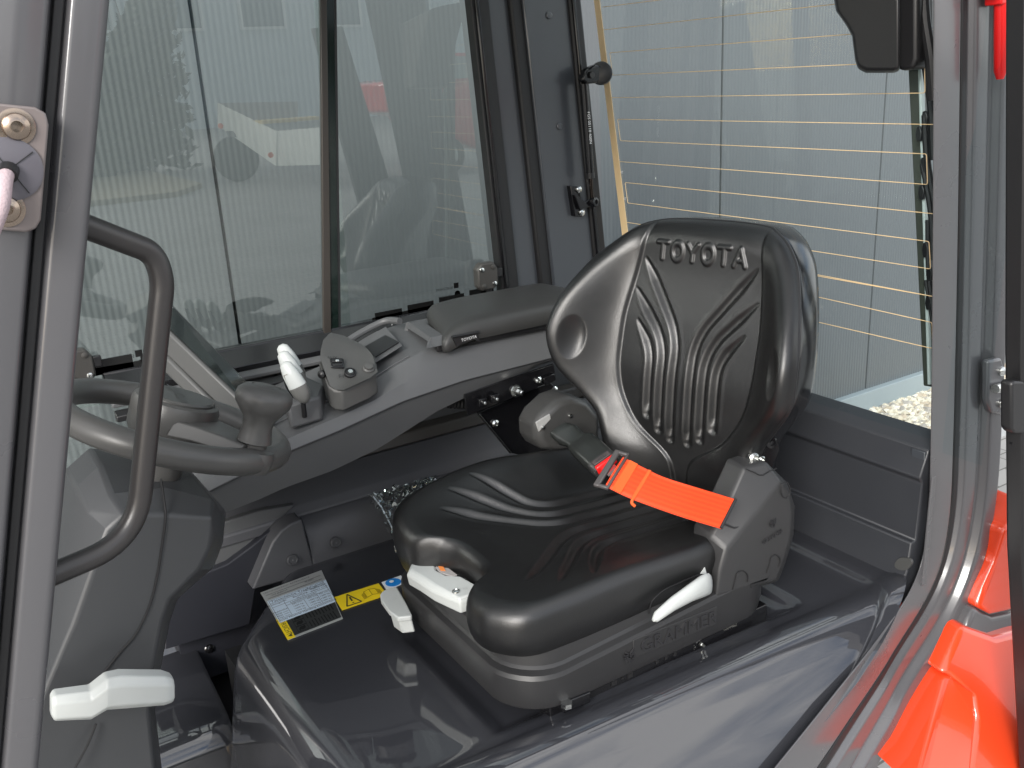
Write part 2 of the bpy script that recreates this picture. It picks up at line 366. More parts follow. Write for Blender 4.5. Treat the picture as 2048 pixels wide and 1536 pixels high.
for (u, v) in ((1098, 31), (1119, 253)):
    MB().lathe([(.0085, 0), (.0085, .0015), (.007, .0028), (0, .0032)], P(u, v, y=1.971), (0, -1, 0), 24).build('plug', FRAME_SHADED, corner)

# ================================================================== SIDE WINDOW
sw = thing('side_window', 'far side sliding window with black notched bottom edge', 'window', P(700, 650, y=FWY))
def quad_plate(q, y, th): return MB().prism([P(u, v, y=y) for u, v in q], (0, th, 0))
sz_ = .40
def glass_pane(x0, x1, y, z0, z1, name):
    return MB().prism([(x0, y, z0), (x1, y, z0), (x1, y, z1), (x0, y, z1)], (0, .0001, 0))
xd = P(648, 325, y=FWY).x
MB().poly([(-.35, 2.003, .40), (xd+.02, 2.003, .40), (xd+.055, 2.003, 1.36), (-.35, 2.003, 1.36)]).build('pane', GLASS, sw)
MB().poly([(xd-.01, 2.012, .40), (1.29, 2.012, .40), (1.14, 2.012, 1.36), (xd+.03, 2.012, 1.36)]).build('pane', GLASS, sw)
MB().poly([(-.35, 2.004, .16), (.30, 2.004, .16), (.30, 2.004, .44), (-.35, 2.004, .44)]).build('lower_pane', GLASS, sw)
MB().tube(smooth_path([P(120, 960, y=1.99), P(134, 988, y=1.99), P(175, 978, y=1.99), P(260, 955, y=1.99)], .02, 5), .010, 8).build('lower_seal', RUB, sw)
MB().prism([P(u, v, y=1.97) for u, v in ((60, 1000), (132, 996), (180, 984), (300, 950), (300, 1200), (40, 1250))], (0, .03, 0)).build('lower_frame', BLK, sw, bevel=.004)
EDGE = mat('glass_edge', (.006, .012, .010), .12)
MB().prism([P(u, v, y=1.995) for u, v in ((640, -150), (652, -150), (663, 668), (648, 668))], (0, .010, 0)).build('divider', mat('divider_brown', (.035, .030, .026), .4), sw, bevel=.0015)
MB().prism([P(u, v, y=1.999) for u, v in ((652, -150), (666, -150), (677, 668), (663, 668))], (0, .014, 0)).build('divider_brush', EDGE, sw)
MB().prism([P(u, v, y=2.0) for u, v in ((666, -150), (671, -150), (682, 668), (677, 668))], (0, .016, 0)).build('divider_edge', RUB, sw)
# sill with rails
x0, x1 = .26, 1.30
def xbar(name, pr, m, parent, xa=x0, xb=x1, bevel=.002): return MB().prism([(xa, y, z) for y, z in pr], (xb-xa, 0, 0)).build(name, m, parent, bevel=bevel)
zs = P(600, 669, y=2.0).z
xbar('sill', [(1.965, zs-.035), (1.998, zs-.004), (1.998, zs), (2.02, zs), (2.02, zs-.06), (1.965, zs-.06)], BLK, sw)
xbar('sill_rail', [(1.945, zs-.062), (1.945, zs-.053), (1.964, zs-.046), (1.964, zs-.066)], TRIM2, sw)
xbar('sill_rail', [(1.92, zs-.085), (1.92, zs-.073), (1.944, zs-.066), (1.944, zs-.09)], BLKM, sw)
# black print along the glass foot, with notches
FRIT = mat('black_print', (.006, .006, .006), .25)
mb = MB()
def frit(xa, xb, za, zb):
    gap = .016; n = int((xb-xa)/.072); w = (xb-xa)/n
    for i in range(n):
        t = (i+.5)/n; h = lerp(za, zb, t)
        mb.prism([(xa+i*w+gap/2, 2.0, zs-.004), (xa+(i+1)*w-gap/2, 2.0, zs-.004), (xa+(i+1)*w-gap/2, 2.0, zs+h), (xa+i*w+gap/2, 2.0, zs+h)], (0, .002, 0))
    mb.prism([(xa, 2.0, zs-.004), (xb, 2.0, zs-.004), (xb, 2.0, zs+zb*.42), (xa, 2.0, zs+za*.42)], (0, .0016, 0))
frit(.86, 1.29, .014, .034); frit(.24, .42, .030, .020)
mb.build('notched_print', FRIT, sw, flat=True)
# glass stamps (mirrored, as read from inside)
def stamp(u, v, s):
    o = P(u, v, y=2.0005)
    m = MB(); m.box(o+V(.012*s, 0, .014*s), (.014*s, .0004, .014*s)); m.build('maker_mark', FRIT, sw, flat=True)
    m = MB(); m.lathe([(.0085*s, 0), (.0085*s, .0004), (.0075*s, .0004), (.0075*s, 0)], o+V(.014*s, 0, -.008*s), (0, -1, 0), 24)
    m.text('E8', o+V(.014*s, -.0004, -.008*s), (-1, 0, 0), (0, 0, 1), .008*s)
    m.text('SOBCZHEIM', o+V(-.022*s, -.0003, .010*s), (-1, 0, 0), (0, 0, 1), .009*s)
    m.text('43R-017248', o+V(-.022*s, -.0003, -.010*s), (-1, 0, 0), (0, 0, 1), .008*s)
    m.text('Y', o+V(-.004*s, -.0003, -.024*s), (-1, 0, 0), (0, 0, 1), .008*s)
    m.build('approval_mark', FRIT, sw, flat=True)
stamp(268, 722, 1.0); stamp(905, 583, .95)
m = MB().text('GL', P(790, 650, y=1.985), (1, 0, 0), (0, 0, 1), .016); m.build('sill_mark', mat('print_white', (.7, .7, .7), .5), sw, flat=True)
# window latches
def latch(u, v, flip, label):
    t = thing('window_latch', label, 'latch', P(u, v, y=1.985), 'window latches'); c = P(u, v, y=1.975); s = flip
    o = MB(); h = .034; w = .029
    ol = [(-w, -h*.7), (-w*.7, -h), (w*.55, -h), (w, -h*.62), (w*1.0, h*.5), (w*.6, h), (-w*.6, h), (-w, h*.6)]
    o.prism([c+V(a*s, 0, b) for a, b in ol], (0, .026, 0)); o.build('body', mat('latch_grey', (.045, .043, .040), .45, bump=.2, bscale=700), t, bevel=.004)
    MB().box(c+V(w*1.25*s, .010, .004), (.016, .014, .022)).build('catch', BLKM, t, bevel=.002)
    MB().box(c+V(w*.2*s, .012, -h-.008), (.014, .01, .018)).build('tongue', BLKM, t, bevel=.002)
    for a, b, k in ((-.6, .55, 1), (.5, .65, 0), (-.5, -.68, 0), (.58, -.6, 1)):
        MB().lathe([(.0065, 0), (.006, .0018), (.003, .003), (0, .0032)], c+V(a*w*s, 0, b*h), (0, -1, 0), 16).build('screw' if k else 'rivet', STEEL if k else mat('latch_grey', (0, 0, 0)), t)
latch(158, 735, 1, 'grey window latch in front of the steering wheel')
latch(977, 553, 1, 'grey window latch above the armrest pad')

# ================================================================== REAR WINDOW
rw = thing('rear_window', 'rear window with golden heating wires behind the seat', 'window', (1.56, 1.5, .32))
RWX = 1.56
MB().poly([(RWX, .90, .27), (RWX, 2.02, .27), (RWX, 2.02, 1.4), (RWX, .90, 1.4)]).build('pane', GLASS_R, rw)
def wire(pts, w=.0014):
    pts = [P(u, v, x=RWX-.002) for u, v in pts]
    MB().tube(smooth_path(pts, .004, 3), w/2*1.15, 6).build('heating_wire', GOLD, rw)
wire([(1218, 11), (1204, 60), (1700, 5), (1700, -30)][1:]) 
wire([(1206, 14), (1440, -15)])
wire([(1870, 58), (1706, 68), (1219.4, 105.5), (1225, 150.4), (1711, 128.7), (1849, 122), (1850, 186), (1221, 195.3)])
wire([(1872, 249), (1235, 238.4), (1240.7, 281.4), (1853, 307.8), (1855, 369), (1237, 323)])
wire([(1872, 428), (1250, 365), (1255.5, 406), (1858, 483), (1861, 538), (1249, 444)])
wire([(1872, 594), (1240, 482)]); 
wire([(1872, 594), (1600, 543), (1400, 506)])
wire([(1400, 550), (1600, 586), (1864, 645), (1865, 697), (1600, 636), (1400, 590)])
MB().prism([P(u, v, x=RWX-.003) for u, v in ((1184, -30), (1195, -30), (1262, 520), (1250, 520))], (.0015, 0, 0)).build('busbar', GOLD, rw)
for (u, v) in ((1243, 345), (1249, 398)):
    MB().text('HT', P(u, v, x=RWX-.0025), (0, -1, 0), (0, 0, 1), .010).build('print', mat('print_white', (0, 0, 0)), rw, flat=True)
# rear window outer frame on the near side (seen through the glass), hinge hardware
rf = thing('rear_glass_frame', 'black seal and hinge arms at the near edge of the rear window', 'frame', (1.6, 1.07, .4))
MB().prism([P(u, v, x=1.60) for u, v in ((1806, -60), (1836, -60), (1866, 775), (1846, 772))], (.02, 0, 0)).build('seal', mat('seal_olive', (.05, .055, .045), .3), rf, bevel=.003)
MB().prism([P(u, v, x=1.59) for u, v in ((1829, -60), (1835, -60), (1860, 770), (1854, 770))], (.012, 0, 0)).build('bright_edge', mat('edge_bright', (.5, .56, .54), .25), rf, bevel=.002)
for k, (u0, v0, u1, v1) in enumerate(((1842, 80, 1868, 320), (1850, 230, 1872, 420), (1846, 330, 1866, 520), (1856, 440, 1872, 660), (1852, 560, 1868, 745))):
    MB().tube(catmull([P(u0, v0, x=1.585), P((u0+u1)/2+6*(-1)**k, (v0+v1)/2, x=1.585), P(u1, v1, x=1.585)], 6), .007-.0007*k, 8).build('hose', RUB, rf)
for (u, v) in ((1849, 237), (1837, 268), (1846, 330), (1842, 385), (1850, 500), (1858, 548), (1856, 605)):
    MB().prism([P(u+a, v+b, x=1.58) for a, b in ((-5, -14), (2, -16), (6, -4), (4, 14), (-4, 16), (-7, 2))], (.008, 0, 0)).build('clip', BLKM, rf, bevel=.002)

# gas strut
gs = thing('gas_strut', 'black gas strut holding the rear window, between post and glass', 'strut', P(1180, 400, y=1.93))
A, B = P(1166, 150, y=1.93), P(1184, 395, y=1.93)
ax = (B-A).normalized(); L_ = (B-A).length
MB().tube([A+ax*.02, A+ax*(L_*.80)], .0105, 18).build('cylinder', BLK, gs)
MB().tube([A+ax*(L_*.79), A+ax*(L_*.835)], .0108, 18).build('collar', BLKM, gs)
MB().tube([A+ax*(L_*.83), B], .0045, 12).build('rod', mat('rod_dark', (.05, .04, .035), .2, metal=1), gs)
kn = thing('glass_knob', 'black clamp knob on the rear window at the top of the gas strut', 'knob', P(1185, 148, y=1.92))
c = P(1187, 148, y=1.915)
MB().prism([c+V(a, 0, b) for a, b in ((-.035, -.012), (-.02, .012), (.008, .022), (.028, .018), (.03, -.012), (.01, -.022), (-.02, -.022))], (0, .022, 0)).build('clamp', BLK, kn, bevel=.005)
MB().lathe([(.026, 0), (.028, .006), (.026, .014), (.02, .017), (0, .018)], c+V(.032, .012, .0), (-.55, -.8, .1), 28).build('cap', BLKM, kn)
MB().lathe([(.008, 0), (.008, .006), (.0, .006)], c+V(-.008, -.001, -.002), (0, -1, 0), 6).build('nut', BLKM, kn)
MB().text('FGS 05110 400N', A+ax*(L_*.42)+V(-.0, -.0112, 0), ax, V(1, 0, 0), .011).build('strut_print', mat('print_white', (0, 0, 0)), gs, flat=True)
br = thing('strut_bracket', 'black bracket with two bright screws at the foot of the gas strut', 'bracket', P(1160, 400, y=1.96))
MB().prism([P(u, v, y=1.955) for u, v in ((1141, 372), (1158, 373), (1166, 424), (1164, 434), (1150, 433))], (0, .018, 0)).build('plate', BLK, br, bevel=.0015)
MB().prism([P(u, v, y=1.945) for u, v in ((1150, 390), (1172, 404), (1180, 398), (1186, 412), (1160, 420))], (0, .010, 0)).build('gusset', BLK, br, bevel=.0015)
for u, v in ((1157, 379), (1163, 425)): MB().lathe([(.0085, 0), (.008, .004), (.004, .0065), (0, .007)], P(u, v, y=1.954), (0, -1, 0), 16).build('screw', STEEL, br)
MB().lathe([(.012, 0), (.013, .006), (.011, .014), (.006, .015), (.006, .010), (0, .010)], P(1184, 404, y=1.945), (.2, -1, .1), 24).build('ball_joint', BLK, br)

# wiper motor cover at the top of the rear window
wc = thing('wiper_motor_cover', 'black moulded wiper motor cover hanging at the top of the rear window', 'cover', P(1760, 60, x=1.5))
oc = [(1600, -120), (1668, 0), (1672, 22), (1692, 50), (1704, 72), (1710, 120), (1716, 138), (1732, 146), (1790, 146), (1800, 140), (1800, -120)]
rings = []
for x, k in ((1.555, 1.0), (1.50, 1.0), (1.478, .985), (1.468, .95)):
    cx, cy = 1745, 20
    rings.append([P(cx+(u-cx)*k, cy+(v-cy)*k, x=x) for u, v in oc])
MB().loft(rings).build('housing', BLKM, wc, bevel=.004)
MB().prism([P(u, v, x=1.515) for u, v in ((1782, -120), (1834, -120), (1834, 118), (1826, 138), (1800, 143), (1786, 130))], (.05, 0, 0)).build('side_boss', BLKM, wc, bevel=.008, seg=3)
MB().tube(catmull([P(1845, -40, x=1.54), P(1850, 40, x=1.54), P(1862, 120, x=1.54), P(1868, 200, x=1.54)], 6), .010, 10).build('wiring_loom', RUB, wc)

# ================================================================== REAR PANEL
zz = lambda v, x: P(1847, v, x=x).z
prf = [(1.492, -.04), (1.492, .005), (1.500, zz(1160, 1.50)), (1.506, zz(1097, 1.506)), (1.520, zz(1088, 1.52)), (1.524, zz(968, 1.524)), (1.515, zz(960, 1.515)), (1.535, zz(898, 1.535)), (1.560, zz(874, 1.56)), (1.585, .30), (1.585, -.04)]
rpn = thing('rear_bulkhead', 'dark matte panel across the cab behind the seat below the rear window', 'panel', (1.52, 1.4, 0))
MB().prism([(x, .992, z) for x, z in prf], (0, 1.0, 0)).build('moulding', PANEL, rpn, bevel=.003)
ov = [P(1806+math.cos(a)*17*(1-.1*math.sin(2*a)), 1128+math.sin(a)*13, x=1.4985) for a in np.linspace(0, math.tau, 20, endpoint=False)]
MB().prism(ov, (.006, 0, 0)).build('plug', mat('plug_grey', (.055, .056, .055), .45), rpn)
MB().prism([P(u, v, x=1.488) for u, v in ((1861, 958), (1865, 955), (1845, 1172), (1840, 1172))], (.012, 0, 0)).build('edge_lip', FRAME, rpn, bevel=.001)
MB().prism([P(u, v, y=.994) for u, v in ((1850, 905), (1885, 905), (1885, 1190), (1838, 1190))], (0, .03, 0)).build('pillar_return', FRAME_SHADED, cab, bevel=.002)

# ================================================================== ENGINE HOOD
hood = thing('engine_hood', 'glossy dark grey engine hood the seat is mounted on', 'hood', (.9, 1.4, -.05))
def arc2(p0, p1, p2, n=6):
    return [((1-t)**2*p0[0]+2*t*(1-t)*p1[0]+t*t*p2[0], (1-t)**2*p0[1]+2*t*(1-t)*p1[1]+t*t*p2[1]) for t in np.linspace(0, 1, n)]
sx = [(1.515, .012), (1.47, .012)]+arc2((1.45, .010), (1.435, .0), (1.42, 0))+[(x, 0) for x in np.linspace(1.40, .46, 60)]+arc2((.41, 0), (.350, -.002), (.338, -.075), 12)+[(.315, -.2), (.29, -.34), (.27, -.6)]
sy = [(1.822, -.012), (1.820, -.002), (1.815, 0)]+[(y, 0) for y in np.linspace(1.80, 1.085, 50)]+arc2((1.08, 0), (1.055, .0), (1.045, .006))+arc2((1.03, .008), (1.005, .008), (.985, -.012), 8)+arc2((.975, -.024), (.945, -.052), (.92, -.082), 8)+[(.86, -.15), (.80, -.215), (.77, -.25)]+arc2((.765, -.256), (.74, -.29), (.735, -.4), 6)
A = np.zeros((len(sx), len(sy), 3))
for i, (x, zx) in enumerate(sx):
    for j, (y, zy) in enumerate(sy):
        xf = .335+max(0, y-1.63)*.80
        X = xf+(x-.335)*(1.515-xf)/(1.515-.335) if x > .335 else x+xf-.335
        z = zx+zy
        # shallow seat well in the top
        d = max(abs(X-.95)-.34, abs(y-1.29)-.215)
        z -= .014*float(sstep(-d/.03)) if d < 0 else 0
        # near edge tapers a little towards the front
        tw = (.4+.6*float(sstep((y-.88)/.16)))*(1-float(sstep((y-1.09)/.12)))
        Y = y-.055*(X-.95)*tw
        d = max(0, 1.02-Y); xm = max(.6, 1.515-20*d*d)
        if X > .335: X = .335+(X-.335)*(xm-.335)/(1.515-.335)
        A[i, j] = (X, Y, z)
MB().grid(A).build('hood_shell', HOOD, hood, angle=70)
# rubber gasket along the far edge
MB().tube([(.50, 1.823, .002), (1.2, 1.823, .002)], .004, 8).build('gasket', TRIM2, hood)

# ================================================================== SIDE TRIM (far side, below the window)
st = thing('side_trim', 'dark side trim panels along the far side of the cab floor', 'trim', (.8, 1.85, 0))
z = lambda v, y: P(700, v, y=y).z
zb, zf, z1, z2, z3, z4 = z(1095, 1.815), z(1048, 1.825), z(1004, 1.86), z(981, 1.88), z(921, 1.94), z(905, 1.955)
xs_ = P(612, 1060, y=1.82).x
low = [(1.828, -.06), (1.812, zb-.04), (1.813, zb), (1.828, zf), (1.856, z1-.004), (1.866, z1), (1.90, z1), (1.90, -.06)]
MB().prism([(xs_+.003, y, zz_) for y, zz_ in low], (1.55-xs_, 0, 0)).build('lower_panel', mat('side_plastic', (.066, .067, .073), .46, bump=.18, bscale=900), st, bevel=.003)
MB().prism([P(u, v, y=1.812) for u, v in ((505, 1180), (545, 1085), (562, 1062), (580, 1048), (604, 1039), (632, 1145))], (0, .05, 0)).build('end_panel', mat('side_plastic', (0, 0, 0)), st, bevel=.004)
mid = [(1.862, z1-.02), (1.864, z1+.002), (1.876, z2-.002), (1.88, z2+.004), (1.934, z3-.004), (1.938, z3), (1.97, z3), (1.97, z1-.02)]
MB().prism([(.10, y, a) for y, a in mid], (1.4, 0, 0)).build('mid_panel', mat('side_plastic', (0, 0, 0)), st, bevel=.003)
MB().prism([(.10, y, a) for y, a in [(1.934, z3+.003), (1.944, z4+.018), (1.968, z4+.024), (1.98, z4+.02), (1.98, z3+.003)]], (1.4, 0, 0)).build('ledge', mat('ledge_brown', (.05, .045, .04), .42, bump=.1, bscale=600), st, bevel=.004)
MB().prism([(.30, y, a) for y, a in [(1.972, z4+.02), (1.972, .36), (2.0, .40), (2.03, .40), (2.03, z4+.02)]], (1.25, 0, 0)).build('upper_panel', TRIM2, st, bevel=.004)
for (u, v) in ((585, 1120), (672, 1085)):
    c = P(u, v, y=1.808)
    cp = MB().lathe([(.0125, -.004), (.0125, .002), (.011, .004), (.009, .0042), (.008, .0030), (0, .0030)], c, (0, -1, .25), 28).build('cap', TRIM, st)
    MB().lathe([(.002, .003), (.002, .0048), (0, .005)], c, (0, -1, .25), 10).build('cap_pin', TRIM2, cp)
# sweeping front arm and grey infill in front of the trim
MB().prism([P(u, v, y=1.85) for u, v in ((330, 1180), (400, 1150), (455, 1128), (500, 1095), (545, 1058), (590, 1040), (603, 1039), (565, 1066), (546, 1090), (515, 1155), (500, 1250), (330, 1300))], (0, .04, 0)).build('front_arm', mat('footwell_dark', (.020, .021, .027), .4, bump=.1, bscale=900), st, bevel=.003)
MB().prism([P(u, v, y=1.868) for u, v in ((400, 1060), (520, 1022), (590, 1010), (540, 1060), (450, 1125), (400, 1145))], (0, .02, 0)).build('front_infill', TRIM2, st, bevel=.003)
# footwell: far wall, floor, glossy hump
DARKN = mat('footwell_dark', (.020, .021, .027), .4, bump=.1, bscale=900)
fw = thing('footwell', 'dark footwell with glossy hump below the steering column', 'footwell', (.2, 1.6, -.4))
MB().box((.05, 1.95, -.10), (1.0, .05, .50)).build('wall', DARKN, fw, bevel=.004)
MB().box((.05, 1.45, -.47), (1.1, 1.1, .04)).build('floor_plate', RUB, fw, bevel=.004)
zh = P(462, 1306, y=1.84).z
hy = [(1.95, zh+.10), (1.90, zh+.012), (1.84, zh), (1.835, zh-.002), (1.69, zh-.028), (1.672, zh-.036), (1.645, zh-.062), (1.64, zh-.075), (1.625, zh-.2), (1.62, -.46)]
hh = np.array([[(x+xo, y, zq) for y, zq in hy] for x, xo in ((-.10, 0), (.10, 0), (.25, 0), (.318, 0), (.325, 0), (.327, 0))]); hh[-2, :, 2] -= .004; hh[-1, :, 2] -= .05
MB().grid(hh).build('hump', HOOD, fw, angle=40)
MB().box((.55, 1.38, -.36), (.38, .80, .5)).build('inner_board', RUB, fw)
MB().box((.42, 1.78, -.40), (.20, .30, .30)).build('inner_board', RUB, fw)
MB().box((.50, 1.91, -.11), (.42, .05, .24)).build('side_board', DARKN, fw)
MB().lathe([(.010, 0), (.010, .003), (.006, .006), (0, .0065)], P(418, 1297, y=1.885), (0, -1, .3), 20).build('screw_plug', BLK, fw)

# ================================================================== CONSOLE (armrest unit on the far side)
con = thing('armrest_console', 'long grey armrest console beside the seat on the far side', 'console', (.85, 1.75, .3))
def prof_fn(tab):
    xs, ys = zip(*tab); return lambda x: float(np.interp(x, xs, ys))
zt = prof_fn([(.28, .318), (.45, .362), (.503, .379), (.60, .398), (.70, .418), (.76, .445), (.82, .466), (.90, .474), (1.11, .470), (1.3, .465)])
zsm = prof_fn([(.28, .285), (.45, .325), (.497, .337), (.62, .356), (.756, .383), (.9, .396), (1.114, .399), (1.3, .400)])
zbt = prof_fn([(.28, .225), (.45, .245), (.50, .254), (.60, .262), (.70, .282), (.77, .305), (.843, .330), (.95, .352), (1.113, .376), (1.3, .384)])
yt = prof_fn([(.45, 1.70), (.7, 1.70), (.80, 1.69), (1.3, 1.685)])
rings = []
for x in np.linspace(.285, 1.30, 50):
    a, b, c = zt(x), zsm(x), zbt(x)
    rings.append([(x, 1.70, c), (x, 1.672, c+.004), (x, 1.652, b-.006), (x, 1.650, b), (x, 1.652, b+.004), (x, 1.660, b+(a-b)*.5), (x, yt(x)-.012, a-.010), (x, yt(x)-.004, a-.002), (x, yt(x)+.006, a), (x, 1.80, a+.002), (x, 1.90, a), (x, 1.92, a-.02), (x, 1.92, c)])
MB().loft(rings).build('body', TRIM2, con, angle=28)
# seam line between upper panel and skirt
MB().tube([(x, 1.6495, zsm(x)-.002) for x in np.linspace(.287, 1.30, 46)], .0014, 6).build('seam', RUB, con)
MB().tube([(x, yt(x)+.003, zt(x)+.0006) for x in np.linspace(.457, .80, 24)], .0016, 6).build('edge_bead', TRIM2, con)
MB().tube(catmull([(.463, 1.655, .365), (.470, 1.648, .345), (.470, 1.648, .33)], 5), .0012, 6).build('front_seam', RUB, con)
# tray / cup recess between pod and pad
tr = MB(); c0 = P(790, 700, y=1.78)
tr.prism([(.725, 1.72, .4465), (.80, 1.72, .474), (.83, 1.86, .481), (.755, 1.87, .452)], (0, 0, .004)); tr.build('tray', TRIM2, con, bevel=.004)
MB().prism([(.745, 1.735, .4585), (.80, 1.735, .479), (.80, 1.80, .481), (.755, 1.81, .4625)], (0, 0, .002)).build('tray_floor', BLKM, con)
rim = [(.715, 1.73), (.72, 1.86), (.76, 1.895), (.84, 1.895), (.86, 1.85)]
MB().tube(catmull([(x, y, .449+.30*(x-.725)+.003) for x, y in rim], 6), .008, 10).build('tray_rim', TRIM2, con)
# armrest pad with its grey cradle and fabric tag
pad = thing('armrest_pad', 'soft dark grey armrest pad with fabric tag on the console', 'armrest', (1.0, 1.76, .48))
ol = [(.862, 1.655), (.90, 1.648), (1.06, 1.646), (1.24, 1.648), (1.27, 1.68), (1.27, 1.84), (1.24, 1.872), (1.05, 1.880), (.965, 1.872), (.925, 1.845), (.878, 1.70)]
oc_ = catmull([V(x, y, 0) for x, y in ol], 5, True); cx = V(1.08, 1.762, 0)
rings = []
for k, zo in ((.985, -.026), (1.0, -.020), (1.004, -.010), (.985, .000), (.94, .008), (.85, .013), (.6, .016), (.25, .017)):
    rings.append([V(cx.x+(p.x-cx.x)*k, cx.y+(p.y-cx.y)*k, .504+zo-.02*float(sstep((.93-(cx.x+(p.x-cx.x)*k))/.09))+.004*(p.y-1.76)) for p in oc_])
MB().loft(rings).build('cushion', mat('armrest_skin', (.034, .034, .033), .45, bump=.15, bscale=900), pad, angle=60)
MB().prism([(x, y, .462) for x, y in [(.85, 1.665), (1.26, 1.655), (1.26, 1.86), (.94, 1.865), (.915, 1.83)]], (0, 0, .018)).build('cradle', BLKM, pad, bevel=.004)
cf = [P(u, v, y=yy) for u, v, yy in ((805, 668, 1.835), (848, 690, 1.68), (858, 696, 1.66), (870, 685, 1.655), (905, 672, 1.655), (855, 668, 1.68), (818, 643, 1.83))]
fr = MB()
for a, b, c_, d in (((806, 672, 1.84), (814, 672, 1.83), (818, 645, 1.84), (812, 645, 1.85)), ((812, 655, 1.84), (818, 645, 1.84), (862, 676, 1.68), (858, 684, 1.68)), ((852, 697, 1.66), (870, 694, 1.66), (864, 674, 1.68), (856, 678, 1.69))):
    fr.prism([P(u, v, y=yy) for u, v, yy in (a, b, c_, d)], (.03, .0, 0))
fr.build('cradle_front', TRIM2, pad, bevel=.003)
tg = [P(u, v, y=1.645) for u, v in ((904, 674), (955, 665), (960, 683), (940, 677), (914, 693))]
MB().prism(tg, (0, .003, 0)).build('fabric_tag', BLKM, pad)
MB().text('TOYOTA', P(938, 677, y=1.643), P(960, 669, y=1.643)-P(915, 681, y=1.643), (0, 0, 1), .009).build('tag_print', mat('print_white', (0, 0, 0)), pad, flat=True)
MB().tube([P(904, 674, y=1.644), P(958, 664, y=1.644)], .003, 8).build('tag_hem', BLKM, pad)

# switch pod
pod = thing('switch_pod', 'grey hand rest pod with rocker switch and buttons on the console', 'switch pod', P(700, 760, y=1.66))
PODM = mat('pod_plastic', (.070, .070, .068), .45, bump=.2, bscale=900)
f0 = [P(u, v, y=yy) for u, v, yy in ((672, 781, 1.64), (660, 773, 1.65), (642, 722, 1.69), (643, 705, 1.71), (655, 692, 1.73), (690, 700, 1.72), (735, 722, 1.68), (752, 735, 1.65), (757, 745, 1.64), (740, 758, 1.63), (688, 782, 1.63))]
cen = sum(f0, V(0, 0, 0))/len(f0)
bk = V(.035, .085, .012)
rings = [[cen+(p-cen)*.2 for p in f0], [cen+(p-cen)*.95 for p in f0], [cen+(p-cen)*.99+V(.0, .0015, .001) for p in f0], [p+V(.001, .006, .003) for p in f0]]
rings += [[cen+(p-cen)*k+bk*t+V(0, 0, .012*math.sin(t*2.2)) for p in f0] for k, t in ((.97, .25), (.90, .5), (.76, .75), (.5, .92), (.2, 1.0))]
MB().prism([p+V(0, .012, -.004) for p in (f0[0], f0[1], f0[2], f0[2]+V(.03, .05, -.01), f0[8]+V(.02, .05, -.01), f0[8], f0[9], f0[10])], (0, 0, -.04)).build('base', PODM, pod, bevel=.003)
nrm = (f0[9]-f0[2]).cross(f0[4]-f0[0]).normalized()
if nrm.y > 0: nrm = -nrm
dome = MB().loft(rings).build('dome', PODM, pod, angle=50)
def on_pod(u, v): # point on the face plane of the pod
    d = Vector(ROT @ np.array([u-1024, v-768, FOC])); o = Vector(CAM); t = (cen-o).dot(nrm)/d.dot(nrm); return o+d*t+nrm*.003
up_ = (on_pod(690, 700)-on_pod(697, 760)).normalized(); rt_ = up_.cross(nrm).normalized()*1
if rt_.x < 0: rt_ = -rt_
MX = Matrix((rt_, up_, nrm)).transposed()
c = on_pod(674, 729)
rk = MB().box(c, (.026, .024, .006), MX).build('rocker_frame', BLK, pod, bevel=.002)
MB().box(c+nrm*.003+up_*.003, (.019, .007, .005), MX).build('rocker', BLKM, rk, bevel=.001)
MB().box(c+nrm*.003-up_*.006, (.019, .006, .004), MX).build('rocker', BLKM, rk, bevel=.001)
MB().box(c+nrm*.0045+up_*.003, (.007, .005, .005), MX).build('rocker_tab', STEEL, rk, bevel=.001)
c = on_pod(700, 748)
bt = MB().lathe([(.0115, -.004), (.0115, .003), (.0095, .004), (.009, .002), (.008, .0045), (0, .0055)], c, nrm, 28).build('button', BLKM, pod)
MB().lathe([(.0045, .005), (.0045, .0064), (0, .0066)], c, nrm, 20).build('button_ring', STEEL, bt)
MB().text('F1', on_pod(683, 755)+nrm*.0005, rt_, up_, .013).build('button_mark', BLKM, pod, flat=True)
MB().text('AUX', on_pod(664, 718)+nrm*.0005, rt_, up_, .010).build('button_mark', BLKM, pod, flat=True)
c = P(737, 737, y=1.655)
MB().lathe([(.013, -.004), (.012, .004), (.009, .006), (.0085, .010), (0, .0115)], c, (-.1, -.6, .8), 24).build('knob', PODM, pod)
c = P(648, 748, y=1.685)
MB().lathe([(.009, -.004), (.008, .010), (.005, .013), (0, .014)], c, (-.8, -.5, .2), 18).build('side_button', BLKM, pod)

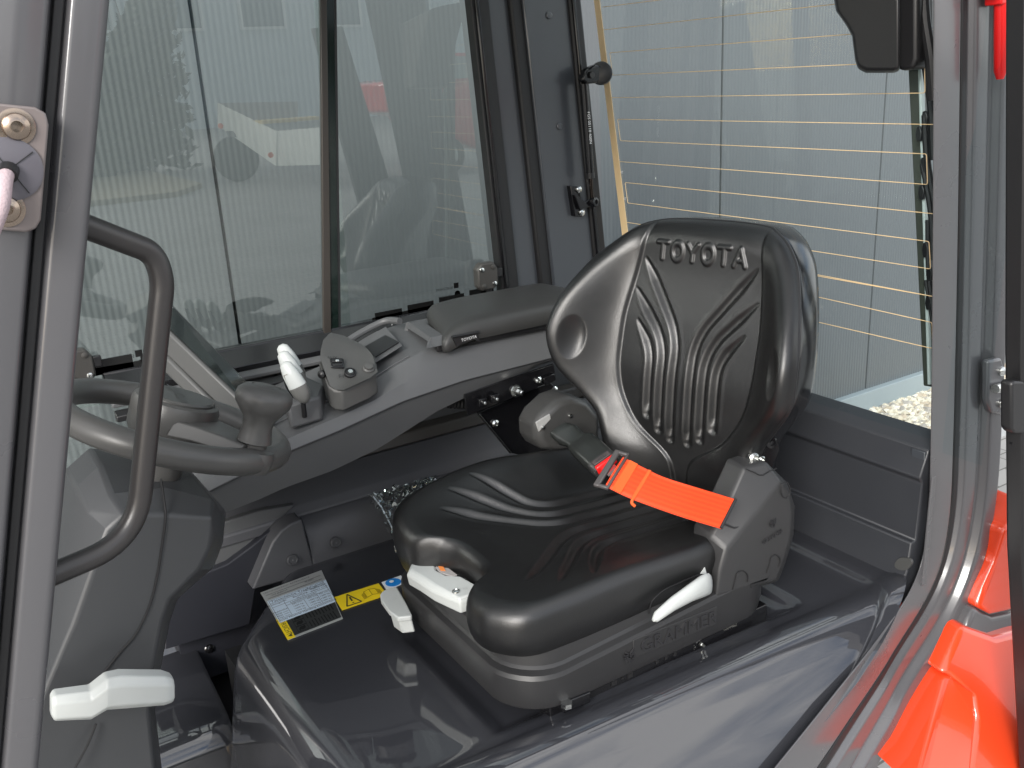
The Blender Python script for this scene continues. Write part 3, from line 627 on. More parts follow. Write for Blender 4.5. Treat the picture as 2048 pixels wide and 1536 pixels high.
# finger-tip levers
ml = [('white fingertip lever nearest the seat, with grey lower half', 594, 770, 1.64), ('white fingertip lever in the middle of the row of three', 588, 748, 1.69), ('white fingertip lever farthest from the seat', 586, 733, 1.74)]
for k, (lb, u, v, y) in enumerate(ml):
    t = thing('fingertip_lever', lb, 'lever', P(u, v+30, y=y), 'fingertip levers on the console'); c = P(u, v, y=y)
    d = V(.30, -.25, -.92).normalized(); w = V(.5, -.85, .25).normalized(); b = d.cross(w).normalized(); w = b.cross(d)
    def sec(t0, ww, th): return [c+d*t0+w*(math.cos(a)*ww)+b*(math.sin(a)*th) for a in np.linspace(0, math.tau, 18, endpoint=False)]
    MB().loft([sec(-0.0488, 0.0049, 0.0049), sec(-0.0439, 0.0122, 0.0098), sec(-0.0244, 0.0177, 0.0134), sec(0.0024, 0.0201, 0.0146)]).build('cap', WHITE, t, angle=60)
    MB().loft([sec(0.0024, 0.0205, 0.0149), sec(0.0195, 0.0189, 0.0140), sec(0.0317, 0.0122, 0.0098), sec(0.0378, 0.0049, 0.0049)]).build('lower_cap', mat('lever_grey', (.12, .12, .115), .3), t, angle=60)
    MB().loft([[c+V(-.006, .006, 0)+d*t0+w*(math.cos(a)*ww*1.12)+b*(math.sin(a)*th*.8) for a in np.linspace(0, math.tau, 18, endpoint=False)] for t0, ww, th in ((-.03, .008, .008), (.0, .0165, .011), (.022, .014, .010), (.033, .006, .005))]).build('backing', BLK, t, angle=60)
    MB().tube([c+d*.02, c+V(.012, .015, -.07)], .005, 8).build('stem', BLKM, t)
    MB().box(c+d*-.020+w*-.001-b*.0118*(1 if b.y > 0 else -1), (.010, .002, .016), Matrix((w, b, d)).transposed()).build('grip_mark', mat('grip_brown', (.18, .17, .15), .6), t)
MB().prism([P(u, v, y=y) for u, v, y in ((575, 810, 1.66), (640, 792, 1.66), (650, 770, 1.72), (600, 745, 1.80), (560, 775, 1.80))], (0, 0, -.05)).build('lever_plinth', TRIM2, con, bevel=.006)

# bracket and plate under the console
cbk = thing('console_bracket', 'black steel bracket with zinc bolts under the armrest console', 'bracket', P(1000, 790, y=1.66))
MB().prism([P(u, v, y=1.665) for u, v in ((928, 788), (1108, 728), (1112, 760), (936, 832))], (0, .006, 0)).build('angle_plate', BLK, cbk, bevel=.001)
MB().prism([P(u, v, y=1.70) for u, v in ((955, 826), (1100, 764), (1150, 820), (1130, 930), (1022, 906))], (0, .006, 0)).build('gusset_plate', BLK, cbk, bevel=.001)
MB().tube([P(957, 828, y=1.692), P(1021, 905, y=1.692)], .003, 8).build('plate_edge', STEEL, cbk)
for u, v in ((964, 804), (988, 796)):
    MB().box(P(u, v, y=1.655), (.020, .012, .018)).build('clip_nut', BLK, cbk, bevel=.002)
    MB().lathe([(.0035, 0), (.0035, .008), (0, .009)], P(u+3, v+2, y=1.650), (0, -1, .2), 10).build('stud', STEEL, cbk)
c = P(1031, 782, y=1.664)
MB().lathe([(.014, 0), (.014, .002), (.011, .002)], c, (.1, -1, .1), 24).build('washer', STEEL, cbk)
MB().lathe([(.011, .002), (.011, .010), (.006, .010), (.006, .019), (.004, .021), (0, .021)], c, (.25, -1, -.05), 6).build('hex_bolt', STEEL, cbk)
for u, v in ((990, 847), (1108, 780), (1076, 761)): MB().lathe([(.009, 0), (.0085, .004), (.004, .006), (.003, .004), (0, .004)], P(u, v, y=1.698 if u < 1050 else 1.664), (0, -1, .2), 14).build('screw', STEEL, cbk)
MB().box(P(1098, 758, y=1.66), (.03, .008, .018), Matrix.Rotation(-.2, 3, 'Y')).build('slotted_tab', BLK, cbk, bevel=.002)
MB().tube(catmull([P(885, 800, y=1.74), P(910, 806, y=1.73), P(940, 806, y=1.72)], 10), [.012 if i % 2 else .0145 for i in range(21)], 14).build('corrugated_hose', RUB, cbk)

# ================================================================== DISPLAY
ds = thing('display', 'flat display unit leaning beside the steering wheel', 'display', P(480, 800, y=1.78))
tA, tB, tC, tD = P(336, 598, y=1.93), P(500, 768, y=1.75), P(492, 812, y=1.665), P(322, 650, y=1.85)
n_ = (tB-tA).cross(tD-tA).normalized()
if n_.z < 0: n_ = -n_
DSM = mat('display_shell', (.070, .071, .070), .45, bump=.15, bscale=900)
tC2 = tC+(tC-tD)*.16; tB2 = tB+(tB-tA)*.12
MB().prism([tA, tB2, tC2, tD], n_*-.045).build('shell', DSM, ds, bevel=.005)
scr = [tA+(tB-tA)*.06+(tD-tA)*.10, tB+(tA-tB)*.04+(tC-tB)*.10, tC+(tD-tC)*.02+(tB-tC)*.12, tD+(tC-tD)*.10+(tA-tD)*.12]
MB().prism([p+n_*.0004 for p in scr], n_*.0008).build('screen', mat('screen_glass', (.012, .016, .016), .06, coat=.5), ds)
lb = [tA+(tB-tA)*a+(tD-tA)*b+n_*.0006 for a, b in ((.085, .12), (.10, .88), (.04, .90), (.025, .14))]
so_ = MB().prism(lb, n_*.0008).build('sticker', mat('paper_white', (.75, .78, .80), .5), ds)
MB().prism([p+V(-.01, .0, -.032)+n_*-.045 for p in (lerp(tA, tD, .5)+(tB-tA)*.1, lerp(tA, tD, .5)+(tB2-tA)*.85, tD+(tC2-tD)*.9, tD+(tC2-tD)*.1)], n_*.032).build('rear_housing', DSM, ds, bevel=.006)
MB().prism([P(470, 850, y=1.72), P(560, 850, y=1.70), P(570, 800, y=1.80), P(500, 770, y=1.84)], (0, 0, -.12)).build('foot', TRIM2, ds, bevel=.006)

# ================================================================== STEERING COLUMN
scn = thing('steering_column', 'faceted dark grey steering column cover', 'steering column', (.2, 1.40, 0))
cF = [(248,1030),(330,1029),(425,1036),(424,1070),(420,1095),(398,1140),(340,1198),(325,1240),(305,1345),(298,1420),(310,1540),(330,1700),(0,1700),(40,1500),(92,1373),(128,1288),(147,1248),(182,1150),(215,1062)]
cG = [(222,988),(330,975),(428,1000),(446,1030),(442,1080),(418,1138),(350,1197),(334,1245),(314,1345),(304,1420),(318,1540),(340,1700),(-40,1700),(10,1500),(60,1380),(92,1300),(105,1245),(148,1120),(176,1022)]
cO = [(200,930),(320,945),(390,953),(452,1022),(446,1085),(426,1138),(356,1197),(339,1246),(320,1345),(310,1420),(324,1540),(345,1700),(-60,1700),(-20,1500),(20,1380),(60,1300),(78,1240),(112,1090),(150,975)]
rO = [P(u, v, y=1.40) for u, v in cO]
MB().loft([[P(u, v, y=1.312) for u, v in cF], [P(u, v, y=1.345) for u, v in cG], rO, [p+V(0, .09, 0) for p in rO]]).build('cover', mat('column_plastic', (.042, .044, .047), .42, bump=.18, bscale=900), scn, bevel=.005, seg=3, angle=20)
# seam down the cover
sm = []
for (u, v) in ((322, 958), (328, 1000), (331, 1036), (323, 1100), (313, 1160), (298, 1215), (272, 1268), (240, 1305), (205, 1350)):
    yy = 1.345 if v < 965 else 1.338 if v < 990 else 1.322 if v < 1020 else 1.3115
    sm.append(P(u, v, y=yy-.0008))
MB().tube(catmull(sm, 4), .0016, 6).build('seam', RUB, scn)
MB().tube(catmull([P(192, 1448, y=1.305), P(175, 1490, y=1.30), P(145, 1545, y=1.295)], 5), .0016, 6).build('seam', RUB, scn)
MB().prism([P(u, v, y=1.32) for u, v in ((40, 1368), (200, 1350), (200, 1420), (30, 1436))], (0, .02, 0)).build('lever_slot', RUB, scn, bevel=.003)

# steering wheel
wn = V(math.sin(.444), math.sin(-.021), 1).normalized(); wa = V(0, 1, 0).cross(wn).normalized(); wb = wn.cross(wa)
WC = V(.2615, 1.40, .528); WR = .160; TR = .0212
wh = thing('steering_wheel', 'grey steering wheel with spinner knob and round hub', 'steering wheel', WC-wn*.06)
mb = MB(); rings = []
for k in range(72):
    a = k*math.tau/72; rd = wa*math.cos(a)+wb*math.sin(a)
    rings.append([WC+rd*(WR+math.cos(t)*TR)+wn*(math.sin(t)*TR*.92) for t in np.linspace(0, math.tau, 20, endpoint=False)])
rings.append(rings[0]); mb.loft(rings, True, False); mb.build('rim', WARM, wh, angle=60)
rc = P(327, 838, y=1.40)
HC = WC+wn*.013
MB().lathe([(.048, -.045), (.062, -.02), (.064, .018), (.061, .026), (.055, .029), (.0535, .027)], HC, wn, 40).build('hub', WARM, wh, angle=40)
hcap = MB().lathe([(.0525, .024), (.0525, .031), (.050, .034), (0, .0365)], HC, wn, 40).build('hub_cap', mat('hub_cap', (.05, .05, .048), .35, bump=.1, bscale=900), wh)
MB().text('TOYOTA', HC+wn*.0372, -wb, wa*-1, .022).build('hub_text', LOGO, hcap, flat=True)
MB().lathe([(.034, -.095), (.034, -.07), (.040, -.05)], HC, wn, 30).build('shaft_collar', WARM, wh)
# single spoke towards the knob + knob seat
kp = P(510, 880, y=1.28)
dk = V(.0, 0, 0); best = None
for k in range(720):
    a = k*math.tau/720; p = WC+(wa*math.cos(a)+wb*math.sin(a))*WR
    q = ROT.T @ (np.array(p)-CAM); u, v = 1024+FOC*q[0]/q[2], 768+FOC*q[1]/q[2]
    e = (u-512)**2+(v-908)**2
    if best is None or e < best[0]: best = (e, a)
ka = best[1]; kd = wa*math.cos(ka)+wb*math.sin(ka); kt = wn.cross(kd)
for a_off, nm in ((0, 'spoke'),):
    d = wa*math.cos(ka+a_off)+wb*math.sin(ka+a_off); tt = wn.cross(d); rings = []
    wide = ((.040, .056, -.004, .016), (.075, .046, -.001, .014), (.115, .038, .0, .013), (WR-.010, .036, -.001, .013)) if a_off == 0 else ((.045, .022, -.006, .010), (.09, .016, -.004, .008), (WR-.006, .014, .0, .008))
    for r, w, h, th in wide:
        rings.append([HC+d*r+tt*(w*sx_)+wn*(h+th*sz) for sx_, sz in ((-1, -.6), (-.8, .8), (-.3, 1), (.3, 1), (.8, .8), (1, -.6), (.4, -1), (-.4, -1))])
    MB().loft(rings).build(nm, WARM, wh, bevel=.002)
KB = WC+kd*(WR-.012)
MB().lathe([(.030, -.016), (.034, -.004), (.034, .008), (.031, .015), (.022, .017), (.019, .018), (.019, .024), (.0, .024)], KB, wn, 32).build('knob_seat', WARM, wh, angle=40)
sk = thing('spinner_knob', 'mushroom shaped spinner knob on the steering wheel rim', 'knob', KB+wn*.02)
MB().lathe([(.016, .020), (.016, .024)], KB, wn, 24).build('pin', BLK, sk)
MB().lathe([(a*1.17, .024+(b-.024)*1.12) for a, b in [(.0175, .024), (.0215, .026), (.0205, .032), (.0182, .045), (.0195, .056), (.027, .067), (.0335, .076), (.0350, .084), (.0335, .091), (.027, .0975), (.018, .0995), (.0175, .0985), (.0165, .0995), (0, .1005)]], KB, V(wn.x-.05, wn.y, wn.z), 40).build('grip', WARM, sk, angle=60)

# ================================================================== GRAB HANDLE
gh = thing('grab_handle', 'black tubular grab handle curving off the front pillar', 'handle', P(110, 1150, y=1.01))
hp_ = [P(150, 440, y=1.01), P(262, 488, y=1.03), P(318, 520, y=1.035), P(323, 590, y=1.035), P(268, 1040, y=1.035), P(262, 1085, y=1.035), P(205, 1122, y=1.03), P(60, 1170, y=1.0)]
hp_ = [P(130, 437, y=1.0), P(307, 505, y=1.035), P(326, 560, y=1.035), P(272, 1078, y=1.035), P(60, 1168, y=1.0)]
MB().tube(smooth_path(hp_, .055, 10), .0125, 20).build('tube', TUBE, gh, angle=80)

# white tilt lever on the column
wl = thing('column_lever', 'light grey cranked lever on the steering column', 'lever', P(110, 1400, y=1.28))
def lever_sec(u, v, h, y, d): # vertical section at a pixel: height h in pixels
    a, b = P(u, v-h/2, y=y), P(u, v+h/2, y=y); m_ = (a+b)/2; up = (a-b)/2
    return [m_+up*.55+V(0, -d, 0), m_+up*1.0+V(0, -d*.45, 0), m_+up*1.0+V(0, d, 0), m_-up*1.0+V(0, d, 0), m_-up*1.0+V(0, -d*.5, 0), m_-up*.6+V(0, -d, 0)]
MB().loft([lever_sec(101, 1411, 32, 1.27, .010), lever_sec(108, 1412, 50, 1.27, .014), lever_sec(180, 1406, 56, 1.26, .015), lever_sec(212, 1384, 62, 1.25, .015), lever_sec(240, 1380, 66, 1.25, .015), lever_sec(325, 1377, 58, 1.24, .015), lever_sec(342, 1377, 50, 1.24, .012), lever_sec(347, 1377, 40, 1.24, .009)]).build('grip', WHITE, wl, bevel=.004, seg=3)
MB().prism([P(u, v, y=1.275) for u, v in ((250, 1408), (312, 1405), (300, 1412), (252, 1414))], (0, .01, 0)).build('underside_rib', WHITE, wl)

# ================================================================== SEAT
seat = thing('operator_seat', 'black leatherette operator seat on its moulded suspension base', 'seat', (.9, 1.30, 0))
def polar_radius(ol, c):
    p = catmull([V(a, b, 0) for a, b in ol], 24, True)
    ang = np.array([math.atan2(q.y-c[1], q.x-c[0]) for q in p]); rad = np.array([math.hypot(q.y-c[1], q.x-c[0]) for q in p])
    i = np.argsort(ang); ang, rad = ang[i], rad[i]
    ang = np.concatenate([ang-math.tau, ang, ang+math.tau]); rad = np.concatenate([rad]*3)
    return lambda t: np.interp(t, ang, rad)
def square_disk(n):
    """concentric map of an n x n grid: returns rho, theta"""
    t = np.linspace(-1, 1, n); a, b = np.meshgrid(t, t, indexing='ij')
    rho = np.maximum(abs(a), abs(b)); th = np.zeros_like(a)
    m = abs(a) >= abs(b); q = math.pi/4
    with np.errstate(divide='ignore', invalid='ignore'):
        th = np.where(m, np.where(a >= 0, q*np.where(a != 0, b/np.where(a == 0, 1, a), 0), math.pi+q*np.where(a != 0, b/np.where(a == 0, 1, a), 0)),
                      np.where(b >= 0, math.pi/2-q*np.where(b != 0, a/np.where(b == 0, 1, b), 0), -math.pi/2-q*np.where(b != 0, a/np.where(b == 0, 1, b), 0)))
    th = (th+math.pi) % math.tau-math.pi
    return rho, th
def seg_dist(X, Y, p, q):
    d = (q[0]-p[0], q[1]-p[1]); L2 = d[0]**2+d[1]**2
    t = np.clip(((X-p[0])*d[0]+(Y-p[1])*d[1])/L2, 0, 1)
    return np.hypot(X-p[0]-t*d[0], Y-p[1]-t*d[1]), t
def curve_tab(t): xs, ys = zip(*sorted(t)); return lambda v: np.interp(v, xs, ys)
def smooth_tab(t, n=400):
    f = curve_tab(t); xs = np.linspace(min(a for a, _ in t), max(a for a, _ in t), n); ys = f(xs)
    k = np.hanning(61); k /= k.sum(); ys = np.convolve(np.pad(ys, 30, 'edge'), k, 'valid')
    return lambda v: np.interp(v, xs, ys)
def groove(X, Y, pl, w, depth, taper):
    """soft channel along a polyline; the first 'taper' metres fade and narrow to a point"""
    pl = [(p.x, p.y) for p in smooth_path([V(a, b, 0) for a, b in pl], .045, 8)]
    best = np.full_like(X, 9.); arc = np.zeros_like(X); acc = 0
    for p, q in zip(pl[:-1], pl[1:]):
        d, t = seg_dist(X, Y, p, q); L_ = math.hypot(q[0]-p[0], q[1]-p[1]); m = d < best
        arc = np.where(m, acc+t*L_, arc); best = np.where(m, d, best); acc += L_
    k = np.clip(arc/taper, 0, 1)**.7; ww = w*(.35+.65*k)
    e = np.clip(1-best/ww, 0, 1); tail = np.clip((acc-arc)/.02, .0, 1)**.5
    prof = e*e*(3-2*e)
    lip = np.exp(-((best-ww*1.05)/(ww*.35))**2)*.10
    return (-depth*prof+depth*lip)*k*np.maximum(tail, .5)
def letters(X, Y, cx, cy, h, w):
    """raised TOYOTA: distance to letter strokes"""
    D = np.full_like(X, 9.); gw = h*.80; sp = w/6; st = h*.0
    for i, ch in enumerate('TOYOTA'):
        x0 = cx-w/2+sp*(i+.5); r = gw/2*.92; hh = h/2
        sg = {'T': [((-r, hh), (r, hh)), ((0, hh), (0, -hh))], 'Y': [((-r, hh), (0, 0)), ((r, hh), (0, 0)), ((0, 0), (0, -hh))], 'A': [((-r, -hh), (0, hh)), ((r, -hh), (0, hh)), ((-r*.5, -hh*.35), (r*.5, -hh*.35))]}
        if ch == 'O':
            D = np.minimum(D, abs(np.hypot((X-x0)/(r*1.0), (Y-cy)/hh)-1)*r*1.0)
        else:
            for p, q in sg[ch]: D = np.minimum(D, seg_dist(X, Y, (x0+p[0], cy+p[1]), (x0+q[0], cy+q[1]))[0])
    return D
# ---- backrest
psi, tilt = math.radians(14), math.radians(4)
BO = np.array(P(1392, 700, y=1.31))
LT = np.array([-math.sin(psi), math.cos(psi), 0]); RR = np.array([math.cos(psi), math.sin(psi), 0])
TU = math.sin(tilt)*RR+math.cos(tilt)*np.array([0, 0, 1.]); NB = -math.cos(tilt)*RR+math.sin(tilt)*np.array([0, 0, 1.])
ol_r = [(0, .247), (.06, .246), (.114, .241), (.152, .226), (.180, .200), (.208, .162), (.246, .092), (.262, .022), (.252, -.048), (.212, -.108), (.182, -.155), (.168, -.225), (.155, -.29), (.10, -.325), (0, -.33)]
ol_b = [(a+.022*math.exp(-((b-.03)/.13)**2)*(a > .12)+.026*math.exp(-((b-.165)/.07)**2)*(a > .10), b) for a, b in ol_r]+[(-a, b) for a, b in ol_r[-2:0:-1]]
BC = (0, -.02); frad = polar_radius(ol_b, BC)
iw = smooth_tab([(-.36, 0), (-.205, .02), (-.185, .07), (-.16, .10), (-.10, .138), (-.04, .150), (.06, .150), (.16, .134), (.23, .122), (.27, .120)])
hw = smooth_tab([(-.34, .14), (-.29, .155), (-.225, .168), (-.155, .182), (-.108, .212), (-.048, .252), (.022, .262), (.092, .246), (.16, .208), (.20, .180), (.235, .152), (.27, .12)])
cen_o = smooth_tab([(-.36, .01), (-.25, .035), (-.15, .050), (-.05, .048), (.05, .030), (.15, .004), (.20, 0), (.28, -.004)])
rim_o = smooth_tab([(-.36, .07), (-.22, .088), (-.14, .100), (-.10, .112), (-.05, .138), (.02, .150), (.09, .120), (.16, .055), (.20, .022), (.28, .004)])
N = 330
rho, th = square_disk(N)
def back_pos(rho, th, extra=0):
    r = frad(th)*rho; lat = BC[0]+r*np.cos(th); up = BC[1]+r*np.sin(th)
    a = np.abs(lat); w_in = iw(up); w_out = np.maximum(hw(up), w_in+.02)
    k = np.clip((a-w_in)/(w_out-w_in), 0, 1)
    off = cen_o(up)+(rim_o(up)-cen_o(up))*np.where(k > 0, sstep(k*.92)*.75+k*.25, 0)
    off = off+.0065*sstep((a-w_in+.002)/.009)          # bolsters stand proud of the sewn insert
    return lat, up, off
lat, up, off = back_pos(np.minimum(rho, 1), th)
for s in (1, -1):
    for x, zb_, st_, en in ((.020, .030, (.125, .172), -.176), (.048, .014, (.137, .112), -.162), (.076, -.004, (.122, .052), -.135)):
        off = off+groove(lat, up, [(s*st_[0], st_[1]), (s*x, zb_), (s*x, en)], .0125, .0085, .05)
    dl, du = (lat-s*.222)/.020, (up-.012)/.046
    e = np.hypot(dl, du); off = off-.014*np.clip(1-e*e, 0, 1)**1.2
# text on the top insert
Dl = letters(-lat, up, 0.0, .188, .032, .205)
off = off+.0034*sstep((.0062-Dl)/.0046)
R0 = .84
t = np.clip((rho-R0)/(1-R0), 0, 1); off = off-.050*(1-np.sqrt(np.clip(1-t*t, 0, 1)))
PB = BO+lat[..., None]*LT+up[..., None]*TU+off[..., None]*NB
bkr = MB().grid(PB).build('backrest', LEATHER, seat, angle=80)
# shell behind, edge band
ths = np.linspace(-math.pi, math.pi, 160, endpoint=False)
def ring(k, d):
    l, u, o = back_pos(np.full_like(ths, min(k, 1.0)), ths); e = max(k, 1.0); l2, u2 = l*e, BC[1]+(u-BC[1])*e
    o = o-.050+d; return [Vector(BO+l2[i]*LT+u2[i]*TU+o[i]*NB) for i in range(len(ths))]
MB().loft([ring(.992, .002), ring(1.0, -.004), ring(1.004, -.012), ring(.998, -.062), ring(.985, -.080), ring(.93, -.088), ring(.80, -.090), ring(.4, -.09), ring(.002, -.09)], cap=False).build('back_shell', BLK, seat, angle=60)
MB().loft([ring(.9985, .004), ring(1.006, .001), ring(1.006, -.003), ring(.998, -.005), ring(.9985, .004)], cap=False).build('piping', BLKM, seat, angle=60)
# ---- cushion
ol_c = [(.632, 1.125), (.622, 1.165), (.632, 1.205), (.672, 1.230), (.694, 1.265), (.694, 1.332), (.675, 1.372), (.640, 1.405), (.634, 1.45), (.645, 1.505), (.685, 1.548), (.76, 1.562), (.90, 1.560), (1.05, 1.548), (1.16, 1.52), (1.19, 1.45), (1.19, 1.18), (1.16, 1.10), (1.05, 1.078), (.90, 1.074), (.75, 1.074), (.672, 1.084)]
CC = (.92, 1.31); fr_c = polar_radius(ol_c, CC)
n2 = 300; rho, th = square_disk(n2)
rho2 = np.where(rho > .9, .9+(rho-.9)*3.4, rho/1.0)      # the outer rows run down the side wall
rr = np.minimum(rho2/.9*1.0, 1.0)*1.0
rho_t = np.clip(rho/.88, 0, 1); wallt = np.clip((rho-.88)/.12, 0, 1)
rad = fr_c(th); X = CC[0]+rad*rho_t*np.cos(th); Y = CC[1]+rad*rho_t*np.sin(th)
dy = Y-1.315
Z = .203-.030*np.clip((X-.66)/.5, 0, 1.1)+.018*sstep((dy+.05)/.2)*(1-.6*sstep((X-.75)/.3))
Z = Z+np.where(dy > 0, .046, .018)*sstep((abs(dy)-.11)/.12)*sstep((X-.62)/.3)+np.where(dy > 0, .010, .004)*sstep((abs(dy)-.10)/.1)
Z = Z-.006*sstep((.14-abs(dy))/.06)*sstep((X-.70)/.08)          # dished middle
for s in (1, -1):
    for y_, xb_, st_, in ((.018, .897, (.728, .147)), (.051, .908, (.767, .187)), (.088, .920, (.825, .203))):
        Z = Z+groove(X, dy, [(st_[0], s*st_[1]), (xb_, s*y_), (1.15, s*y_)], .0125, .0085, .06)
R0 = .890; t = np.clip((rho_t-R0)/(1-R0), 0, 1); Z = Z-.032*(1-np.sqrt(np.clip(1-t*t, 0, 1)))
zb_ = .121
Zw = np.where(wallt > 0, Z+(zb_-Z)*wallt, Z); shrink = 1-.03*wallt**2*1.0+.006*np.sin(np.pi*wallt)
X2 = CC[0]+(X-CC[0])*shrink; Y2 = CC[1]+(Y-CC[1])*shrink
PC = np.stack([X2, Y2, Zw], -1)
MB().grid(PC).build('cushion', LEATHER, seat, angle=80)
# ---- base tray
def rrect(x0, x1, y0, y1, r, n=7):
    o = []
    for cx, cy, a0 in ((x1-r, y1-r, 0), (x0+r, y1-r, 90), (x0+r, y0+r, 180), (x1-r, y0+r, 270)):
        for k in range(n+1):
            a = math.radians(a0+90*k/n); o.append((cx+r*math.cos(a), cy+r*math.sin(a)))
    return o
def tray_ring(ins, zc, r=.085):
    pts = rrect(.640+ins, 1.222-ins, 1.062+ins, 1.545-ins, r-ins*.5)
    return [V(x-.012*max(0, 1-((y-1.30)/.2)**2)*(1 if x < .72 else 0), y, zc+.022*float(sstep((x-1.02)/.06))*(1 if zc > .08 else 0)) for x, y in pts]
MB().loft([tray_ring(.040, .014), tray_ring(.014, .017), tray_ring(.005, .026), tray_ring(.001, .050), tray_ring(.0, .082), tray_ring(.003, .089), tray_ring(.013, .0925), tray_ring(.017, .097), tray_ring(.020, .122), tray_ring(.026, .127), tray_ring(.06, .127)]).build('base_tray', mat('tray_plastic', (.019, .019, .020), .42, bump=.2, bscale=900, rvar=.04, vscale=20), seat, angle=24)
def on_tray(u, v): return P(u, v, y=1.0622)
t0, t1 = on_tray(1285, 1292), on_tray(1432, 1232)
tm = on_tray(1358, 1262)
MB().box(on_tray(1352, 1263)+V(0, .0008, 0), ((on_tray(1436, 1230)-on_tray(1272, 1300)).length*1.02, .004, .036), Matrix.Rotation(math.atan2(t1.z-t0.z, t1.x-t0.x)*-1, 3, 'Y')).build('name_field', mat('tray_plastic', (0, 0, 0)), seat, bevel=.001)
mb = MB().text('GRAMMER', tm+V(0, -.0022, 0), t1-t0, (0, 0, 1), .036, .0026, sx=1.05); mb.build('raised_name', LOGO, seat, angle=20)
ec = on_tray(1259, 1309); mb = MB()
for k in range(9):
    a = k*.42+2.4; d = V(math.cos(a), 0, math.sin(a)); mb.box(ec+d*.009+V(0, -.002, 0), (.008, .003, .002), Matrix.Rotation(-a, 3, 'Y'))
for k in range(3): mb.box(ec+V(.004, -.002, .006-k*.005), (.012, .003, .0022), Matrix.Rotation(-.7, 3, 'Y'))
mb.build('raised_emblem', LOGO, seat)
# ---- rails below
for y in (1.095, 1.50):
    MB().box((.955, y, .006), (.50, .030, .036)).build('slide_rail', BLK, seat, bevel=.002)
for k, (u, v, w) in enumerate(((1228, 1362, .012), (1260, 1347, .012), (1314, 1319, .006), (1332, 1311, .006), (1350, 1304, .006), (1245, 1356, .004))):
    MB().box(P(u, v, y=1.0795), (w, .002, .016 if w > .005 else .005)).build('rail_slot', RUB, seat)
c = P(1400, 1288, y=1.079)
MB().lathe([(.005, 0), (.005, .004), (.003, .004), (.003, .010), (0, .010)], c, (.2, -1, -.1), 6).build('rail_bolt', STEEL, seat)
MB().text('1204462', P(1460, 1254, y=1.0793), P(1480, 1246, y=1.0793)-P(1440, 1262, y=1.0793), (0, 0, 1), .010).build('rail_number', mat('stamp_grey', (.12, .12, .11), .5), seat, flat=True)
MB().box(P(1142, 1395, y=1.08), (.055, .035, .020), Matrix.Rotation(.05, 3, 'Y')).build('rail_end', BLK, seat, bevel=.002)
MB().lathe([(.010, 0), (.010, .008), (0, .008)], P(1133, 1400, y=1.06)+V(0, 0, -.012), (0, 0, 1), 6).build('rail_nut', STEEL, seat)

# ---- recliner side cover (near side)
cov = mat('cover_plastic', (.028, .028, .029), .46, bump=.2, bscale=900, rvar=.04, vscale=20)
yo, yi = 1.062, 1.135
O = [(1561, 962), (1578, 985), (1584, 1030), (1580, 1075), (1566, 1125), (1552, 1160), (1432, 1194), (1440, 1140), (1455, 1098), (1490, 1055), (1520, 1018)]
I = [(1530, 922), (1574, 965), (1590, 1010), (1588, 1068), (1572, 1125), (1556, 1164), (1418, 1200), (1414, 1140), (1420, 1072), (1444, 1030), (1488, 935)]
B_ = [(u+34, v-4) for u, v in I[:6]]+[(u+4, v-6) for u, v in I[6:]]
ro = [P(u, v, y=yo) for u, v in O]; ri = [P(u, v, y=yo+.030) for u, v in I]; rb = [p+V(.006, .05, -.0) for p in ri]
sc = MB().loft([rb, ri, ro]).build('side_cover', cov, seat, bevel=.006, seg=3)
# access lids on the cover
def lid(pts, y, nm, m=cov, th=.003):
    return MB().prism([P(u, v, y=y) for u, v in pts], (0, th, 0)).build(nm, m, sc, bevel=.0008)
def line_on(pts, y, nm='lid_joint', closed=False, w=.0011):
    p = [P(u, v, y=yy) for (u, v), yy in zip(pts, y if isinstance(y, list) else [y]*len(pts))]
    if closed: p.append(p[0])
    MB().tube(p, w, 6).build(nm, RUB, sc)
line_on([(1486, 984), (1500, 988), (1514, 998), (1515, 1008), (1476, 1054), (1468, 1056), (1446, 1047)], [1.084, 1.082, 1.074, 1.072, 1.070, 1.072, 1.084], w=.0018)
line_on([(1492, 938), (1508, 944), (1519, 950), (1527, 950), (1540, 942), (1553, 937)], [1.088, 1.082, 1.078, 1.076, 1.078, 1.084])
el = lambda cu, cv, a, b, a0, a1, n=20: [(cu+a*math.cos(t), cv+b*math.sin(t)) for t in np.linspace(a0, a1, n)]
line_on(el(1571, 980, 9, 16, 0, math.tau), 1.0595, closed=True)
line_on([(1534, 1146)]+el(1551, 1124, 10, 14, math.pi, math.tau, 12)+[(1558, 1134)], 1.0605)
line_on([(1466, 1180)]+el(1484, 1155, 12, 13, math.pi, math.tau, 12)+[(1495, 1164)], 1.0605)
MB().text('GRAMMER', P(1545, 1074, y=1.0595), P(1567, 1060, y=1.0595)-P(1525, 1086, y=1.0595), P(1540, 1050, y=1.06)-P(1545, 1074, y=1.06), .0115, .0012).build('cover_name', LOGO, sc)
ec = P(1547, 1046, y=1.0595); mb = MB()
for k in range(8):
    a = k*.42+2.2; d = V(math.cos(a), 0, math.sin(a)); mb.box(ec+d*.0065, (.005, .0016, .0014), Matrix.Rotation(-a, 3, 'Y'))
for k in range(3): mb.box(ec+V(.003, 0, .004-k*.0035), (.009, .0016, .0016), Matrix.Rotation(-.7, 3, 'Y'))
mb.build('cover_emblem', LOGO, sc)
MB().prism([P(u, v, y=1.062) for u, v in ((1500, 1168), (1535, 1156), (1540, 1150), (1532, 1162), (1502, 1176))], (0, .01, 0)).build('lid_slot', RUB, sc)
